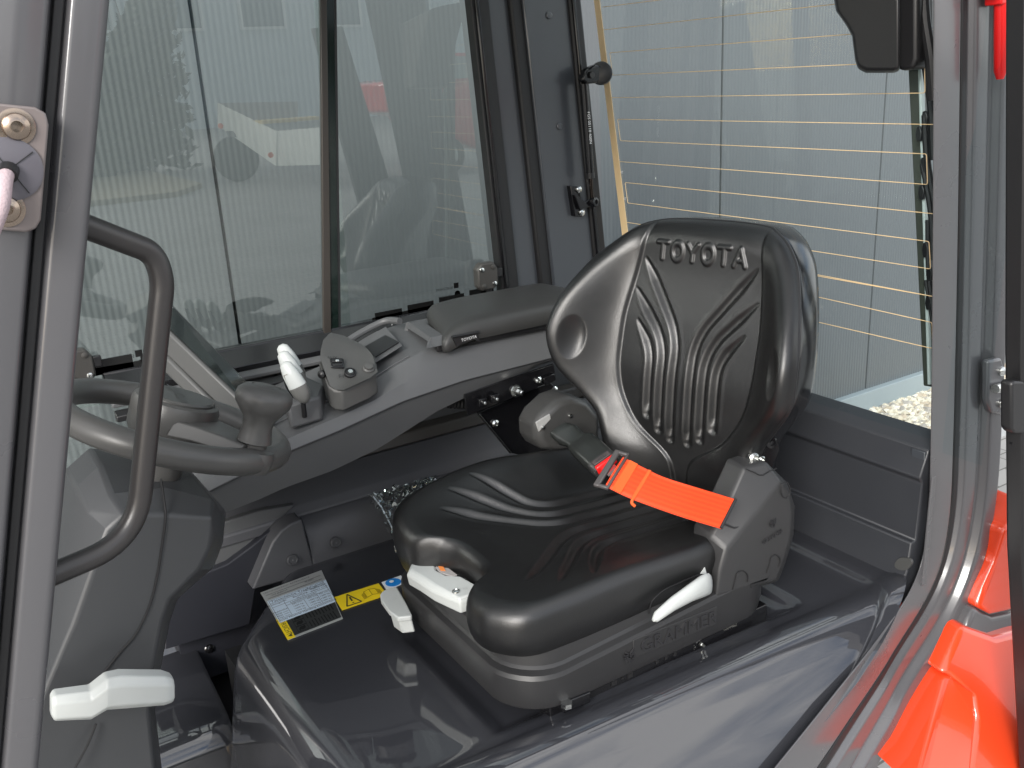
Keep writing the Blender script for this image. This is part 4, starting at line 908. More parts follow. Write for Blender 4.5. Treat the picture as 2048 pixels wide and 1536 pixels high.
# recliner hardware between cover and backrest
rh = MB().prism([P(u, v, y=1.12) for u, v in ((1488, 935), (1510, 880), (1550, 860), (1560, 900), (1540, 945))], (0, .01, 0)).build('recliner_plate', BLK, seat, bevel=.002)
for u, v, r in ((1504, 915, .010), (1519, 918, .007), (1497, 930, .005), (1538, 883, .012)):
    MB().lathe([(r, 0), (r, .008), (r*.6, .011), (r*.5, .006), (0, .006)], P(u, v, y=1.115), (-.2, -1, .2), 12).build('recliner_screw', STEEL if r < .0115 else BLK, rh)
# recliner handle (light grey)
rl = MB()
def lv(u, v, hpx, y, d):
    a, b = P(u, v-hpx/2, y=y), P(u, v+hpx/2, y=y); m_ = (a+b)/2; k = (a-b)/2
    return [m_+k*math.sin(t)+V(0, -d*math.cos(t), 0)+V(-.010*math.cos(t)*0, 0, 0) for t in np.linspace(0, math.tau, 12, endpoint=False)]
rl.loft([lv(1306, 1240, 6, 1.045, .003), lv(1312, 1234, 20, 1.045, .007), lv(1345, 1208, 27, 1.045, .009), lv(1380, 1186, 34, 1.048, .010), lv(1405, 1172, 44, 1.055, .010), lv(1417, 1168, 44, 1.062, .007), lv(1422, 1168, 36, 1.066, .004)])
rl.build('recliner_handle', WHITE, seat, angle=60)
MB().prism([P(u, v, y=1.075) for u, v in ((1392, 1160), (1410, 1135), (1414, 1150), (1408, 1170))], (0, .006, 0)).build('handle_stop', WHITE, seat)
# arm hollow in cushion flank
MB().tube(catmull([P(1299, 1228, y=1.078), P(1303, 1205, y=1.076), P(1325, 1182, y=1.074), P(1360, 1165, y=1.074), P(1400, 1148, y=1.074)], 6), .0012, 6).build('hollow_edge', BLKM, seat)
MB().prism([P(u, v, y=1.0735) for u, v in ((1362, 1196), (1375, 1168), (1402, 1148), (1412, 1150), (1408, 1180))], (0, .01, 0)).build('hollow', RUB, seat)

# ---- weight adjuster in the front notch
wt = MB()
h0 = [(815, 1135, 0), (822, 1118, 0), (840, 1112, 0), (866, 1112, 0), (878, 1124, 0), (882, 1138, 0), (905, 1150, 0), (948, 1168, 0), (948, 1190, 0), (945, 1222, 0), (938, 1232, 0), (915, 1225, 0), (860, 1190, 0), (835, 1168, 0), (815, 1158, 0)]
top = [P(u, v, z=.158) for u, v in ((826, 1114), (846, 1108), (868, 1108), (886, 1120), (878, 1124), (868, 1126), (872, 1140), (892, 1150), (922, 1152), (950, 1168), (947, 1186), (918, 1196), (872, 1170), (842, 1150), (820, 1138))]
wa_ = thing('weight_adjuster', 'light grey weight adjustment grip in the front notch of the seat cushion', 'lever', top[0])
bot = [p+V(0, .004, -.040) for p in top]; midr = [p+V(-.010 if p.x < .64 else 0, -.004, -.008) for p in top]
MB().loft([[p+V(-.006 if p.x < .64 else 0, -.002, -.030) for p in top], midr, top]).build('grip', WHITE, wa_, bevel=.003)
ind = [P(u, v, z=.154) for u, v in ((870, 1128), (886, 1130), (915, 1152), (908, 1156), (880, 1148), (871, 1138))]
MB().prism([p+V(.0, 0, -.004) for p in [P(u, v, z=.156) for u, v in ((862, 1118), (890, 1116), (935, 1146), (940, 1166), (905, 1166), (868, 1142))]], (0, 0, -.03)).build('housing', BLKM, wa_)
iw_ = MB().prism(ind, (0, 0, .003)).build('indicator_window', mat('indicator_grey', (.35, .33, .32), .15, coat=.5), wa_, bevel=.001)
MB().prism([P(u, v, z=.1578) for u, v in ((876, 1132), (887, 1134), (891, 1142), (881, 1141))], (0, 0, .0006)).build('indicator', mat('indicator_orange', (.8, .25, .06), .4), iw_)
MB().lathe([(.007, 0), (.0065, .002), (.004, .003), (.003, .0015), (0, .0015)], P(912, 1183, z=.1585), (0, 0, 1), 14).build('screw', STEEL, wa_)
MB().text('kg', P(930, 1176, z=.1586), P(945, 1170, z=.1586)-P(920, 1180, z=.1586), P(925, 1168, z=.1586)-P(930, 1178, z=.1586), .010).build('raised_mark', mat('mark_grey', (.4, .42, .41), .4), wa_, flat=True)
# slide handle at the front
sh = thing('slide_handle', 'light grey slide handle sticking out in front of the seat base', 'lever', P(800, 1220, z=.06))
tp = [P(u, v, z=.075) for u, v in ((766, 1181), (782, 1174), (794, 1173), (812, 1204), (824, 1229), (822, 1232), (796, 1235), (778, 1222), (762, 1200), (760, 1188))]
MB().loft([[p+V(0, 0, -.010)+(V(.65, 1.46, 0)-p)*0 for p in tp], tp]).build('grip_top', WHITE, sh, bevel=.004, seg=3)
MB().prism([P(u, v, z=.066) for u, v in ((822, 1232), (796, 1235), (778, 1222), (784, 1220), (800, 1229), (820, 1226))], (.004, -.004, -.034)).build('grip_lip', WHITE, sh, bevel=.003)
MB().box(P(850, 1200, z=.05), (.10, .022, .012), Matrix.Rotation(-.5, 3, 'Z')).build('arm', BLKM, sh, bevel=.002)
MB().text('III', P(789, 1198, z=.0752), (1, .3, 0), (-.3, 1, 0), .011).build('raised_mark', mat('mark_grey', (0, 0, 0)), sh, flat=True)

# ---- far side hinge cover, buckle and belt
fc = MB(); fo = [(1066, 850), (1078, 828), (1108, 800), (1136, 790), (1170, 800), (1196, 830), (1196, 880), (1180, 915), (1150, 908), (1080, 898), (1068, 880)]
f1 = [P(u, v, y=1.56) for u, v in fo]; cf_ = sum(f1, V(0, 0, 0))/len(f1)
FC = MB().loft([[p+V(0, .06, 0) for p in f1], f1, [cf_+(p-cf_)*.86+V(0, -.014, 0) for p in f1]]).build('far_side_cover', mat('cover_grey', (.05, .05, .049), .38, bump=.12, bscale=900), seat, bevel=.006, seg=3)
line = [P(u, v, y=1.545) for u, v in ((1072, 845), (1100, 828), (1102, 838), (1078, 864))]
MB().prism(line, (0, .004, 0)).build('cover_lid', mat('cover_light', (.35, .35, .34), .3), FC, bevel=.001)
MB().prism([P(u, v, y=1.548) for u, v in ((1086, 872), (1102, 852), (1118, 832), (1150, 838), (1152, 856), (1125, 890))], (0, .01, 0)).build('buckle_slot', RUB, FC, bevel=.002)
for u, v in ((1085, 855), (1140, 832)): MB().lathe([(.005, 0), (.004, .004), (0, .005)], P(u, v, y=1.545), (0, -1, .2), 10).build('cover_screw', STEEL, FC)
sb = thing('seat_belt', 'bright orange lap belt buckled across the seat', 'seat belt', P(1330, 980, z=.25))
# sleeve
b0, b1, b2 = P(1122, 862, y=1.50), P(1160, 885, y=1.455), P(1205, 925, z=.262)
BELTBLK = mat('sleeve_vinyl', (.018, .020, .019), .28, bump=.4, bscale=60, bdetail=5)
def slab_sec(c, ax, up, w, h, n=16):
    ax = ax.normalized(); s_ = ax.cross(up).normalized(); u_ = s_.cross(ax)
    o = []
    for k in range(n):
        a = k*math.tau/n; ca, sa = math.cos(a), math.sin(a)
        o.append(c+s_*(w*math.copysign(abs(ca)**.5, ca))+u_*(h*math.copysign(abs(sa)**.5, sa)))
    return o
axb = (b2-b1); upn = V(-.45, -.35, .85)
axs = V(*(b2-b0)).normalized()
pts = [lerp(b0, b1, -.1), lerp(b0, b1, .35), lerp(b0, b1, .8), b1+axb*.1, b1+axb*.5, b1+axb*.92]
hs = [(.022, .009), (.026, .014), (.022, .008), (.030, .016), (.031, .017), (.030, .015)]
MB().loft([slab_sec(p, axb, upn, w, h) for p, (w, h) in zip(pts, hs)]).build('buckle_sleeve', BELTBLK, sb, angle=60)
bx = b1+axb*.92; an = axb.normalized()
MB().loft([slab_sec(bx+an*d, axb, upn, w, h) for d, w, h in ((-.01, .029, .014), (.0, .030, .015), (.022, .030, .014), (.026, .028, .012))]).build('buckle', mat('buckle_black', (.03, .03, .03), .3), sb, angle=40)
s_ = an.cross(upn).normalized(); un = s_.cross(an).normalized()
MXB = Matrix((an, s_, un)).transposed()
MB().box(bx+an*.010+un*.0142, (.012, .040, .003), MXB).build('label_field', mat('label_dark', (.06, .05, .05), .5), sb, bevel=.001)
MB().text('PRESS', bx+an*.010+un*.0159, s_*-1, an, .010).build('press_mark', LOGO, sb, flat=True)
MB().box(bx+an*.0235+un*.006, (.010, .046, .020), MXB).build('release_button', REDP, sb, bevel=.003)
tg_ = bx+an*.052
MB().box(bx+an*.036, (.03, .026, .003), MXB).build('tongue_blade', STEEL, sb)
def web_mat():
    m = bpy.data.materials.new('orange_webbing'); m.use_nodes = True; n = m.node_tree; L = n.links; b = n.nodes['Principled BSDF']
    b.inputs['Base Color'].default_value = (.80, .06, .006, 1); b.inputs['Roughness'].default_value = .5; b.inputs['Sheen Weight'].default_value = .1
    uv = n.nodes.new('ShaderNodeUVMap'); wv = n.nodes.new('ShaderNodeTexWave'); wv.wave_type = 'BANDS'; wv.bands_direction = 'Y'; wv.inputs['Scale'].default_value = 2.2
    w2 = n.nodes.new('ShaderNodeTexWave'); w2.bands_direction = 'DIAGONAL'; w2.inputs['Scale'].default_value = 40
    ad = n.nodes.new('ShaderNodeMath'); ad.operation = 'MULTIPLY_ADD'; ad.inputs[1].default_value = .3
    bp = n.nodes.new('ShaderNodeBump'); bp.inputs['Strength'].default_value = .35; bp.inputs['Distance'].default_value = .0004
    L.new(uv.outputs[0], wv.inputs['Vector']); L.new(uv.outputs[0], w2.inputs['Vector']); L.new(w2.outputs[0], ad.inputs[0]); L.new(wv.outputs[0], ad.inputs[2]); L.new(ad.outputs[0], bp.inputs['Height']); L.new(bp.outputs[0], b.inputs['Normal'])
    cr = n.nodes.new('ShaderNodeMix'); cr.data_type = 'RGBA'; cr.inputs['A'].default_value = (.70, .044, .004, 1); cr.inputs['B'].default_value = (.78, .056, .006, 1)
    L.new(wv.outputs[0], cr.inputs['Factor']); L.new(cr.outputs['Result'], b.inputs['Base Color'])
    return m
WEB = web_mat()
ue = catmull([P(1246, 914, z=.300), P(1285, 934, z=.292), P(1330, 955, z=.286), P(1400, 977, z=.284), P(1472, 999, z=.290)], 8)
le = catmull([P(1210, 972, z=.268), P(1250, 992, z=.258), P(1296, 1010, z=.252), P(1365, 1034, z=.250), P(1442, 1057, z=.256)], 8)
me = bpy.data.meshes.new('webbing'); n_u, n_v = len(ue), 9; vs = []; uvs = []
dn = (ue[0]-le[0]).cross(ue[4]-ue[0]).normalized()
if dn.z < 0: dn = -dn
for sgn in (0, 1):
    for i in range(n_u):
        for j in range(n_v): vs.append(tuple(lerp(le[i], ue[i], j/(n_v-1))+dn*(-.0016 if sgn else 0)+dn*.002*math.sin(math.pi*j/(n_v-1))))
fs = []
for i in range(n_u-1):
    for j in range(n_v-1):
        a = i*n_v+j; fs.append((a, a+1, a+n_v+1, a+n_v)); b_ = a+n_u*n_v; fs.append((b_, b_+n_v, b_+n_v+1, b_+1))
for i in range(n_u-1):
    for j in (0, n_v-1):
        a = i*n_v+j; b_ = a+n_u*n_v; fs.append((a, a+n_v, b_+n_v, b_))
me.from_pydata(vs, [], fs); me.materials.append(WEB); ul = me.uv_layers.new(name='UVMap')
for lp in me.loops:
    k = lp.vertex_index % (n_u*n_v); ul.data[lp.index].uv = (k//n_v/n_u*4, (k % n_v)/(n_v-1))
me.shade_smooth(); wo = bpy.data.objects.new('webbing', me); COL.objects.link(wo); wo.parent = sb; wo.matrix_parent_inverse = Matrix.Translation(sb.location).inverted()
tc_ = (le[0]+ue[0])/2; ts = (ue[0]-le[0]).normalized(); ta = ts.cross(dn).normalized()
if ta.dot(ue[1]-ue[0]) < 0: ta = -ta
MXT = Matrix((ta, ts, ta.cross(ts))).transposed(); hl = (ue[0]-le[0]).length/2; fm = MB()
for dx, dy_, lx, ly in ((-.014, 0, .012, hl*2+.018), (.008, 0, .005, hl*2+.018), (-.002, hl+.005, .022, .007), (-.002, -hl-.005, .022, .007)):
    fm.box(tc_+ta*dx+ts*dy_+dn*.003, (lx, ly, .008), MXT)
fm.build('tongue_frame', mat('buckle_grey', (.07, .065, .065), .35), sb, bevel=.0025)
MB().tube([le[-1]+dn*.001, ue[-1]+dn*.001], .0028, 8).build('slot_edge', RUB, sb)
# stitched fold and loose keeper band
for fr_, w in ((.16, .010), (.36, .0035)):
    i = int(fr_*(n_u-1)); d = (ue[i+1]-ue[i]).normalized()
    MB().prism([le[i]-d*w+dn*.0012, le[i]+d*w+dn*.0012, ue[i]+d*w+dn*.0012, ue[i]-d*w+dn*.0012], dn*.0016).build('stitching' if w > .005 else 'keeper_fold', mat('stitch_orange', (.70, .10, .015), .7, bump=.8, bscale=900), sb, bevel=.0006)
i = int(.36*(n_u-1)); MB().tube(catmull([le[i]+dn*.002, le[i]+V(-.006, -.004, -.004), le[i]+V(-.002, -.008, -.010)], 4), .003, 8).build('keeper_end', mat('stitch_orange', (0, 0, 0)), sb)

# ================================================================== STICKERS on the hood
def flat_poly(pts, z, m, name, parent, th=.0008):
    return MB().prism([P(u, v, z=z) for u, v in pts], (0, 0, th)).build(name, m, parent)
SZ = .0012
INK = mat('ink', (.015, .018, .025), .5); YEL = mat('sticker_yellow', (.85, .62, .02), .35); SIL = mat('sticker_silver', (.45, .46, .45), .3, metal=.3)
PAPER = mat('sticker_paper', (.58, .68, .78), .45)
plate = thing('rating_plate', 'silver and black rating plate with pale blue paper label on the hood', 'plate', P(600, 1210, z=0))
q = [P(u, v, z=SZ) for u, v in ((521, 1186), (643, 1141), (686, 1238), (576, 1281))]
def pq(a, b, h=0): # a along the top edge, b down the side of the plate
    return lerp(lerp(q[0], q[1], a), lerp(q[3], q[2], a), b)+V(0, 0, h)
def plate_rect(a0, a1, b0, b1, h, m, name, th=.0005): return MB().prism([pq(a0, b0, h), pq(a1, b0, h), pq(a1, b1, h), pq(a0, b1, h)], (0, 0, th)).build(name, m, plate)
plate_rect(0, 1, 0, 1, 0, SIL, 'backing', .0010)
plate_rect(.13, .985, .60, .97, .0011, mat('plate_black', (.035, .037, .037), .3), 'dark_field')
plate_rect(-.005, .135, .60, 1.0, .0011, YEL, 'caution_strip')
plate_rect(.02, 1.0, .22, .68, .0018, PAPER, 'paper_label')
xdir, ydir = pq(1, 0)-pq(0, 0), pq(0, 0)-pq(0, 1)
mb = MB()
def ptxt(s, a, b, size, al='CENTER', xd=xdir, yd=ydir): mb.text(s, pq(a, b, .0025), xd, yd, size, 0, al)
ptxt('Tatsächliche Tragfähigkeit', .50, .265, .0112)
ptxt('Anbaugerät', .14, .325, .0085); ptxt('Bereifung', .52, .325, .0085); ptxt('Fabrik-Nr.', .84, .305, .0085)
ptxt('SE / VV', .52, .36, .006); ptxt('8FBMKT 12345', .84, .345, .006)
ptxt('Hubhöhe', .12, .48, .0085); ptxt('Lastschwerpunkt', .55, .40, .0085)
for k, s in enumerate(('3000 mm', '4000 mm', '4700 mm')): ptxt(s, .13, .525+k*.04, .007)
for c_, s in ((.42, ('500 mm', '1600 kg', '1600 kg', '1250 kg')), (.68, ('600 mm', '1480 kg', '1480 kg', '1150 kg')), (.88, ('700 mm', '1380 kg', '1380 kg', '1080 kg'))):
    for k, w in enumerate(s): ptxt(w, c_, .445+k*.048, .0068)
ptxt('Toyota Material Handling Deutschland', .50, .645, .0082)
ptxt('LEISTUNGSSCHILD / RATING PLATE', .40, .055, .0065); ptxt('TYP 8FBE15T', .25, .145, .0065); ptxt('BJ 2023', .75, .125, .0065)
for b in (.10, .175): mb.box(pq(.5, b, .0016), ((pq(.95, b)-pq(.05, b)).length, .0005, .0003), Matrix((xdir.normalized(), ydir.normalized(), V(0, 0, 1))).transposed())
for b, a0, a1 in ((.295, .04, .98), (.375, .04, .98), (.425, .24, .98), (.625, .04, .98), (.235, .04, .98)):
    mb.box(pq((a0+a1)/2, b, .0024), ((pq(a1, b)-pq(a0, b)).length, .0006, .0002), Matrix((xdir.normalized(), ydir.normalized(), V(0, 0, 1))).transposed())
for a, b0, b1 in ((.04, .235, .66), (.98, .235, .66), (.25, .30, .62), (.55, .425, .62), (.78, .425, .62)):
    mb.box(pq(a, (b0+b1)/2, .0024), (.0006, (pq(a, b1)-pq(a, b0)).length, .0002), Matrix((xdir.normalized(), ydir.normalized(), V(0, 0, 1))).transposed())
mb.build('print', INK, plate, flat=True)
mb = MB().text('VORSICHT', pq(.065, .77, .0018), ydir*-1, xdir, .014); mb.poly([pq(.03, .945, .0018), pq(.10, .92, .0018), pq(.10, .97, .0018)]); mb.build('caution_print', INK, plate, flat=True)
mb = MB()
for k in range(3):
    c_ = pq(.31+.0*k, .70+.10*k, .0018); Mx = Matrix((xdir.normalized(), ydir.normalized(), V(0, 0, 1))).transposed()
    for dx, dy_, lx, ly in ((0, .0095, .022, .0008), (0, -.0095, .022, .0008), (.011, 0, .0008, .019), (-.011, 0, .0008, .019)): mb.box(c_+Mx@V(dx, dy_, 0), (lx, ly, .0003), Mx)
    mb.lathe([(.006, 0), (.006, .0003), (.004, .0003)], c_, (0, 0, 1), 10); mb.box(c_+Mx@V(.005, .002, 0), (.003, .010, .0003), Mx); mb.box(c_+Mx@V(-.006, -.003, 0), (.002, .009, .0003), Mx)
for k in range(9): 
    for b0 in (.66, .82):
        mb.box(pq(.46+k*.055, b0+.07, .0018), (.0022, .020+.004*(k % 3), .0003), Matrix((xdir.normalized(), ydir.normalized(), V(0, 0, 1))).transposed())
mb.build('pictograms', mat('ink_light', (.004, .004, .004), .6), plate, flat=True)
yl = thing('warning_sticker', 'yellow sticker with warning triangle and open book on the hood', 'sticker', P(720, 1195, z=0))
yq = [P(u, v, z=SZ) for u, v in ((668, 1195), (757, 1167), (775, 1190), (684, 1221))]
MB().prism(yq, (0, 0, .0007)).build('backing', YEL, yl)
def yp(a, b): return lerp(lerp(yq[0], yq[1], a), lerp(yq[3], yq[2], a), b)+V(0, 0, .0011)
def stroke(mb, pts, w, closed=False, h=.0003):
    pts = pts+[pts[0]] if closed else pts
    for a, b in zip(pts[:-1], pts[1:]):
        d = (b-a); s_ = V(-d.y, d.x, 0).normalized()*w/2; mb.prism([a+s_, a-s_, b-s_, b+s_], (0, 0, h))
mb = MB(); stroke(mb, [yp(.27, .10), yp(.13, .88), yp(.45, .88)], .0026, True); stroke(mb, [yp(.285, .34), yp(.287, .64)], .0034); stroke(mb, [yp(.288, .74), yp(.288, .79)], .0034)
mb.build('triangle', INK, yl, flat=True)
mb = MB()
stroke(mb, [yp(.60, .30), yp(.72, .22), yp(.86, .30), yp(.86, .72), yp(.73, .66), yp(.60, .74)], .0009, True); stroke(mb, [yp(.73, .24), yp(.73, .66)], .0009)
for k in (1, 2, 3): stroke(mb, [yp(.60-.022*k, .32+.04*k), yp(.60-.022*k, .80)], .0009); stroke(mb, [yp(.86+.022*k, .32+.04*k), yp(.86+.022*k, .78)], .0009)
mb.build('book', mat('ink_brown', (.25, .17, .01), .5), yl, flat=True)
bl = thing('blue_sticker', 'white sticker with round blue sign beside the seat base', 'sticker', P(800, 1168, z=0))
bq = [P(u, v, z=SZ) for u, v in ((763, 1165), (802, 1151), (810, 1166), (774, 1182))]
MB().prism(bq, (0, 0, .0006)).build('backing', mat('sticker_white', (.78, .80, .82), .4), bl)
MB().lathe([(.0165, 0), (.0165, .0004), (0, .0004)], lerp(bq[0], bq[2], .50)+V(0, 0, .0008), (0, 0, 1), 28).build('blue_sign', mat('sign_blue', (.01, .22, .65), .4), bl)
MB().lathe([(.005, 0), (.005, .0003), (0, .0003)], lerp(bq[0], bq[2], .47)+V(0, .004, .0014), (0, 0, 1), 14).build('sign_figure', mat('sticker_white', (0, 0, 0)), bl)
# plastic bag behind the seat cushion
bag = thing('plastic_bag', 'crumpled clear plastic bag tucked beside the seat cushion', 'bag', P(800, 1010, z=.05))
a0, a1, a2, a3 = P(735, 993, y=1.80), P(868, 955, y=1.80), P(900, 1010, y=1.68), P(800, 1120, y=1.62)
n = 26; Ab = np.zeros((n, n, 3))
for i in range(n):
    for j in range(n):
        p = lerp(lerp(a0, a1, i/(n-1)), lerp(a3, a2, i/(n-1)), j/(n-1))
        Ab[i, j] = p+V(random.uniform(-.006, .006), random.uniform(-.006, .006), random.uniform(-.006, .010)+.02*math.sin(math.pi*j/(n-1)))
MB().grid(Ab).build('film', CLEAR, bag, flat=True)
MB().tube([lerp(a0, a3, .06)+V(.008, -.006, .008), lerp(a0, a3, .30)+V(.01, -.006, .018), lerp(a0, a3, .9)+V(.012, -.004, .012)], .0016, 6).build('zip_strip', mat('zip_blue', (.6, .68, .75), .3), bag)

# ================================================================== ORANGE BODY + DOOR on the near rear side
body = thing('rear_bodywork', 'bright orange painted rear bodywork outside the door opening', 'bodywork', P(1950, 1400, y=.85))
def skin(pts, depth, m, name, bevel=.01, seg=4): # front outline (u, v, y); extruded away from the camera side
    return MB().prism([P(u, v, y=y) for u, v, y in pts], depth).build(name, m, body, bevel=bevel, seg=seg)
skin([(2012, 1062, .93), (2060, 1000, .93), (2060, 1215, .92), (1985, 1232, .92), (1950, 1214, .94), (1968, 1175, .94), (1995, 1120, .94)], (.02, .16, 0), ORANGE, 'upper_cowl', .012)
skin([(1952, 1216, .938), (1986, 1234, .932), (2060, 1218, .93), (2060, 1262, .92), (1988, 1278, .915), (1930, 1262, .935), (1938, 1240, .938)], (.02, .14, 0), FRAME, 'body_insert', .010)
skin([(1925, 1252, .930), (1990, 1276, .905), (2062, 1258, .90), (2062, 1580, .78), (1940, 1580, .80), (1955, 1440, .85), (1945, 1395, .87), (1900, 1352, .905), (1880, 1348, .915)], (.04, .2, 0), ORANGE, 'fender', .016, 5)
skin([(1890, 1350, .915), (1908, 1354, .905), (1938, 1388, .87), (1952, 1432, .85), (1940, 1590, .78), (1835, 1590, .80), (1846, 1535, .83)], (.05, .2, -.0), ORANGE, 'side_panel', .022, 6)
# open door seen edge-on at the right border
door = thing('cab_door', 'open black framed cab door at the right edge', 'door', P(2030, 900, y=.93))
DY = .79
MB().prism([P(u, v, y=DY) for u, v in ((2010, -200), (2024, -200), (2024, 760), (2030, 900), (2052, 1560), (2038, 1560), (2012, 1090), (2008, 700))], (.0, -.03, 0)).build('frame_edge', BLKM, door, bevel=.004)
MB().prism([P(u, v, y=DY+.0) for u, v in ((2024, -200), (2110, -200), (2110, 1560), (2052, 1560), (2030, 900), (2024, 760))], (.0, -.02, 0)).build('door_leaf', BLK, door, bevel=.004)
MB().tube(catmull([P(2030, -200, y=DY-.004), P(2033, 300, y=DY-.004), P(2036, 700, y=DY-.004)], 6), .006, 8).build('door_seal', RUB, door)
MB().prism([P(u, v, y=DY-.03) for u, v in ((2024, 768), (2030, 762), (2100, 762), (2100, 868), (2030, 868), (2024, 860))], (0, .02, 0)).build('handle_block', BLKM, door, bevel=.005)
MB().tube(catmull([P(2026, 880, y=DY-.01), P(2040, 1000, y=DY-.012), P(2058, 1110, y=DY-.01)], 6), .007, 10).build('pull_rod', BLK, door)
MB().lathe([(.006, 0), (.005, .004), (0, .005)], P(2026, 894, y=DY-.008), (0, -1, .1), 12).build('screw', STEEL, door)
# hinge on the rear pillar
hg = thing('door_hinge', 'dark door hinge with bright bolts on the rear pillar', 'hinge', P(1993, 770, y=.93))
MB().prism([P(u, v, y=.955) for u, v in ((1978, 722), (2004, 716), (2010, 740), (2012, 800), (2006, 832), (1984, 826), (1976, 800))], (0, .016, 0)).build('leaf', FRAME, hg, bevel=.005)
for v in (742, 806): MB().lathe([(.010, 0), (.009, .005), (.005, .008), (0, .0085)], P(2002, v, y=.954), (-.2, -1, 0), 18).build('bolt', STEEL, hg)
MB().tube([P(1990, 778, y=.945), P(2016, 772, y=.945)], .009, 16).build('pin', STEEL, hg)
# red emergency hammer on the pillar
hm = thing('emergency_hammer', 'red plastic emergency hammer on the rear pillar', 'hammer', P(1999, 100, y=.955))
MB().tube([P(2002, 8, y=.95), P(2002, 60, y=.95), P(2001, 142, y=.95), P(2000, 158, y=.95)], [.0105, .0110, .0105, .006], 16).build('grip', REDP, hm, angle=60)
MB().box(P(2002, 0, y=.955), (.045, .03, .016)).build('clip', REDP, hm, bevel=.003)
MB().box(P(1998, -30, y=.95), (.06, .028, .028)).build('head', REDP, hm, bevel=.006)

# ================================================================== THINGS BEHIND THE CAMERA (seen mirrored in the window)
def MIR(u, v, yv): # pixel in the mirror image -> real point in front of the window plane y = 2.0
    p = P(u, v, y=yv); return V(p.x, 4.0-p.y, p.z)
tl = thing('box_trailer', 'white open box trailer mirrored in the side window', 'trailer', MIR(480, 358, 20.5))
wb_ = MIR(477, 358, 20.5); TY = wb_.y; 
TW = mat('trailer_white', (.75, .76, .72), .45)
def M3(u, v, yv): p = MIR(u, v, yv); return p
s0, s1, s2, s3 = M3(436, 206, 21.0), M3(436, 252, 21.0), M3(552, 332, 17.5), M3(552, 262, 17.5)
MB().prism([s0, s1, s2, s3], (.0, .04, 0)).build('side_board', TW, tl, bevel=.005)
e0, e1 = M3(640, 255, 16.5), M3(640, 330, 16.5)
MB().prism([s3, s2, e1, e0], (.03, .0, 0)).build('tail_board', TW, tl, bevel=.005)
f0_, f1_ = M3(596, 203, 22.5), M3(596, 245, 22.5)
MB().prism([s0, s1, f1_, f0_], (0, -.04, 0)).build('front_board', mat('trailer_grey', (.35, .35, .34), .5), tl, bevel=.005)
wr = abs(MIR(477, 358, 20.0).z-MIR(477, 265, 20.0).z)/2
cw = MIR(472, 310, 20.0)
ty_ = MB().lathe([(wr*.55, -.10), (wr*.95, -.10), (wr, -.06), (wr, .06), (wr*.95, .10), (wr*.55, .10)], V(cw.x, cw.y, GZ+wr), (-.6, .8, 0), 32).build('wheel', RUB, tl)
MB().lathe([(wr*.55, -.08), (wr*.5, -.11), (wr*.2, -.09), (0, -.09)], V(cw.x, cw.y, GZ+wr), (-.6, .8, 0), 28).build('rim', STEEL, ty_)
MB().prism([M3(452, 262, 20.2), M3(488, 262, 20.2), M3(500, 290, 19.8), M3(494, 300, 19.8), M3(480, 272, 20), M3(456, 274, 20)], (.1, .25, 0)).build('mudguard', BLKM, tl)
MB().box(M3(575, 240, 18.5), (1.2, .6, .06)).build('board_load', mat('ply', (.62, .48, .22), .6), tl)
for u, v in ((441, 252), (541, 310)): MB().lathe([(.05, 0), (.05, .03), (0, .03)], M3(u, v, 19 if u < 500 else 17.4), (0, 1, 0), 12).build('reflector', mat('reflector_orange', (.8, .12, .02), .3), tl)
# red vehicle
rv = thing('red_car', 'red car mirrored in the rear pane of the side window', 'car', MIR(860, 330, 9.0))
cr = mat('car_red', (.55, .02, .02), .3, coat=.8)
cy = 17.0
bp_ = [(770, 165), (800, 158), (850, 160), (850, 110), (872, 105), (990, 105), (1010, 150), (1010, 240), (960, 300), (870, 265), (845, 235), (775, 225)]
MB().prism([MIR(u, v, cy) for u, v in bp_], (.0, -1.6, 0)).build('car_body', cr, rv, bevel=.05)
MB().prism([MIR(u, v, cy-.05) for u, v in ((862, 118), (880, 112), (985, 112), (1000, 150), (885, 160))], (0, .03, 0)).build('window', mat('car_glass', (.25, .28, .28), .05), rv)
MB().prism([MIR(u, v, cy-.05) for u, v in ((800, 168), (840, 166), (842, 200), (800, 205))], (0, .03, 0)).build('grille', mat('trailer_white', (0, 0, 0)), rv)
MB().prism([MIR(u, v, cy-.06) for u, v in ((862, 182), (900, 186), (905, 198), (870, 192))], (0, .03, 0)).build('headlight', BLK, rv, bevel=.01)
for u in (890, 985):
    c = MIR(u, 250, cy-.05); ww = MB().lathe([(.36, -.1), (.36, .1), (.2, .12), (0, .12)], V(c.x, c.y, GZ+.36), (0, 1, 0), 28).build('wheel', RUB, rv)
    MB().lathe([(.2, .122), (.16, .13), (0, .126)], V(c.x, c.y, GZ+.36), (0, 1, 0), 20).build('rim', STEEL, ww)
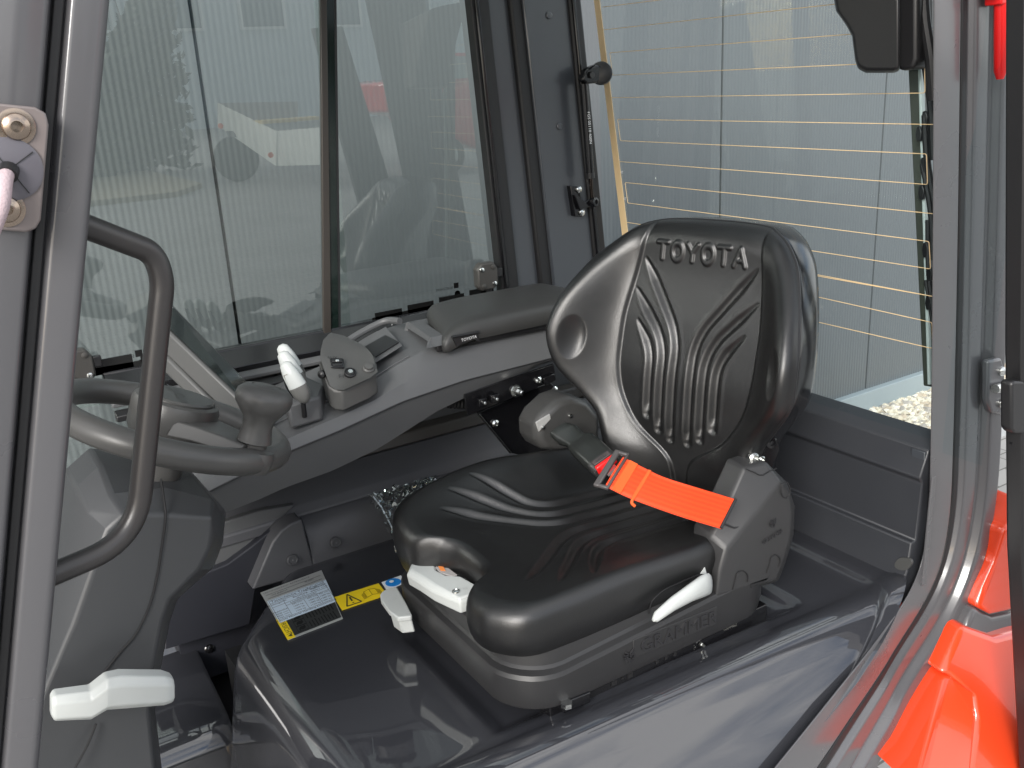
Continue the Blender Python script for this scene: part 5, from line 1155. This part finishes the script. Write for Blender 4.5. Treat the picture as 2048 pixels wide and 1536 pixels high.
# leaf-litter bed and hedge behind it
LB = mat('leaf_litter', (.34, .30, .22), .9, var=.35, vscale=9)
MB().prism([(-14, -14.2, GZ), (4.2, -14.2, GZ), (5.0, -15.4, GZ), (5.0, -30, GZ), (-14, -30, GZ)], (0, 0, .10)).build('planting_bed', LB)['kind'] = 'structure'
def hedge(name, x0, x1, y, h, n, label):
    t = thing(name, label, 'hedge', ((x0+x1)/2, y, GZ)); mb = MB(); ms = [mat('leaf_%d' % i, c, .6) for i, c in enumerate(((.045, .06, .03), (.07, .08, .045), (.03, .04, .025)))]
    for i in range(n):
        mb.use(random.choice(ms)); x = random.uniform(x0, x1); zz_ = GZ+.1+h*random.random()**.8*(.75+.25*math.sin(x*1.3)); c_ = V(x, y+random.uniform(-.9, .9), zz_); s = random.uniform(.10, .22)
        a = V(random.gauss(0, 1), random.gauss(0, 1), random.gauss(0, 1)).normalized()*s; b = a.orthogonal().normalized()*s*.5
        mb.poly([c_-a, c_+b, c_+a, c_-b])
    o = mb.build('foliage', None, t, flat=True); o['kind'] = 'stuff'
    mb = MB()
    for k in range(9):
        x = lerp(x0, x1, (k+.5)/9); mb.tube([(x, y, GZ), (x+random.uniform(-.2, .2), y, GZ+h*.5), (x+random.uniform(-.4, .4), y, GZ+h*.95)], [.05, .03, .01], 6)
    mb.build('stems', mat('bark', (.08, .06, .05), .8), t)
hedge('hedge', -10, 6.0, -20, 4.2, 22000, 'dark hedge mirrored in the front pane of the side window')
far = thing('far_hall', 'pale blue hall with windows mirrored in the side window', 'building', (14, -45, GZ))
MB().box((16, -46, GZ+4.5), (46, 1, 9)).build('wall', mat('hall_pale', (.50, .56, .60), .6, var=.05, vscale=.4), far)
MB().box((16, -46, GZ+9.2), (47, 1.4, .5)).build('eaves', mat('hall_trim', (.3, .33, .35), .6), far)
for k in range(10):
    w_ = MB().box((-4+k*4.2, -45.45, GZ+5.4), (2.4, .14, 1.6)).build('window', mat('hall_frame', (.7, .72, .72), .5), far)
    MB().box((-4+k*4.2, -45.37, GZ+5.4), (2.1, .04, 1.35)).build('pane', mat('hall_glass', (.10, .14, .17), .1), w_)
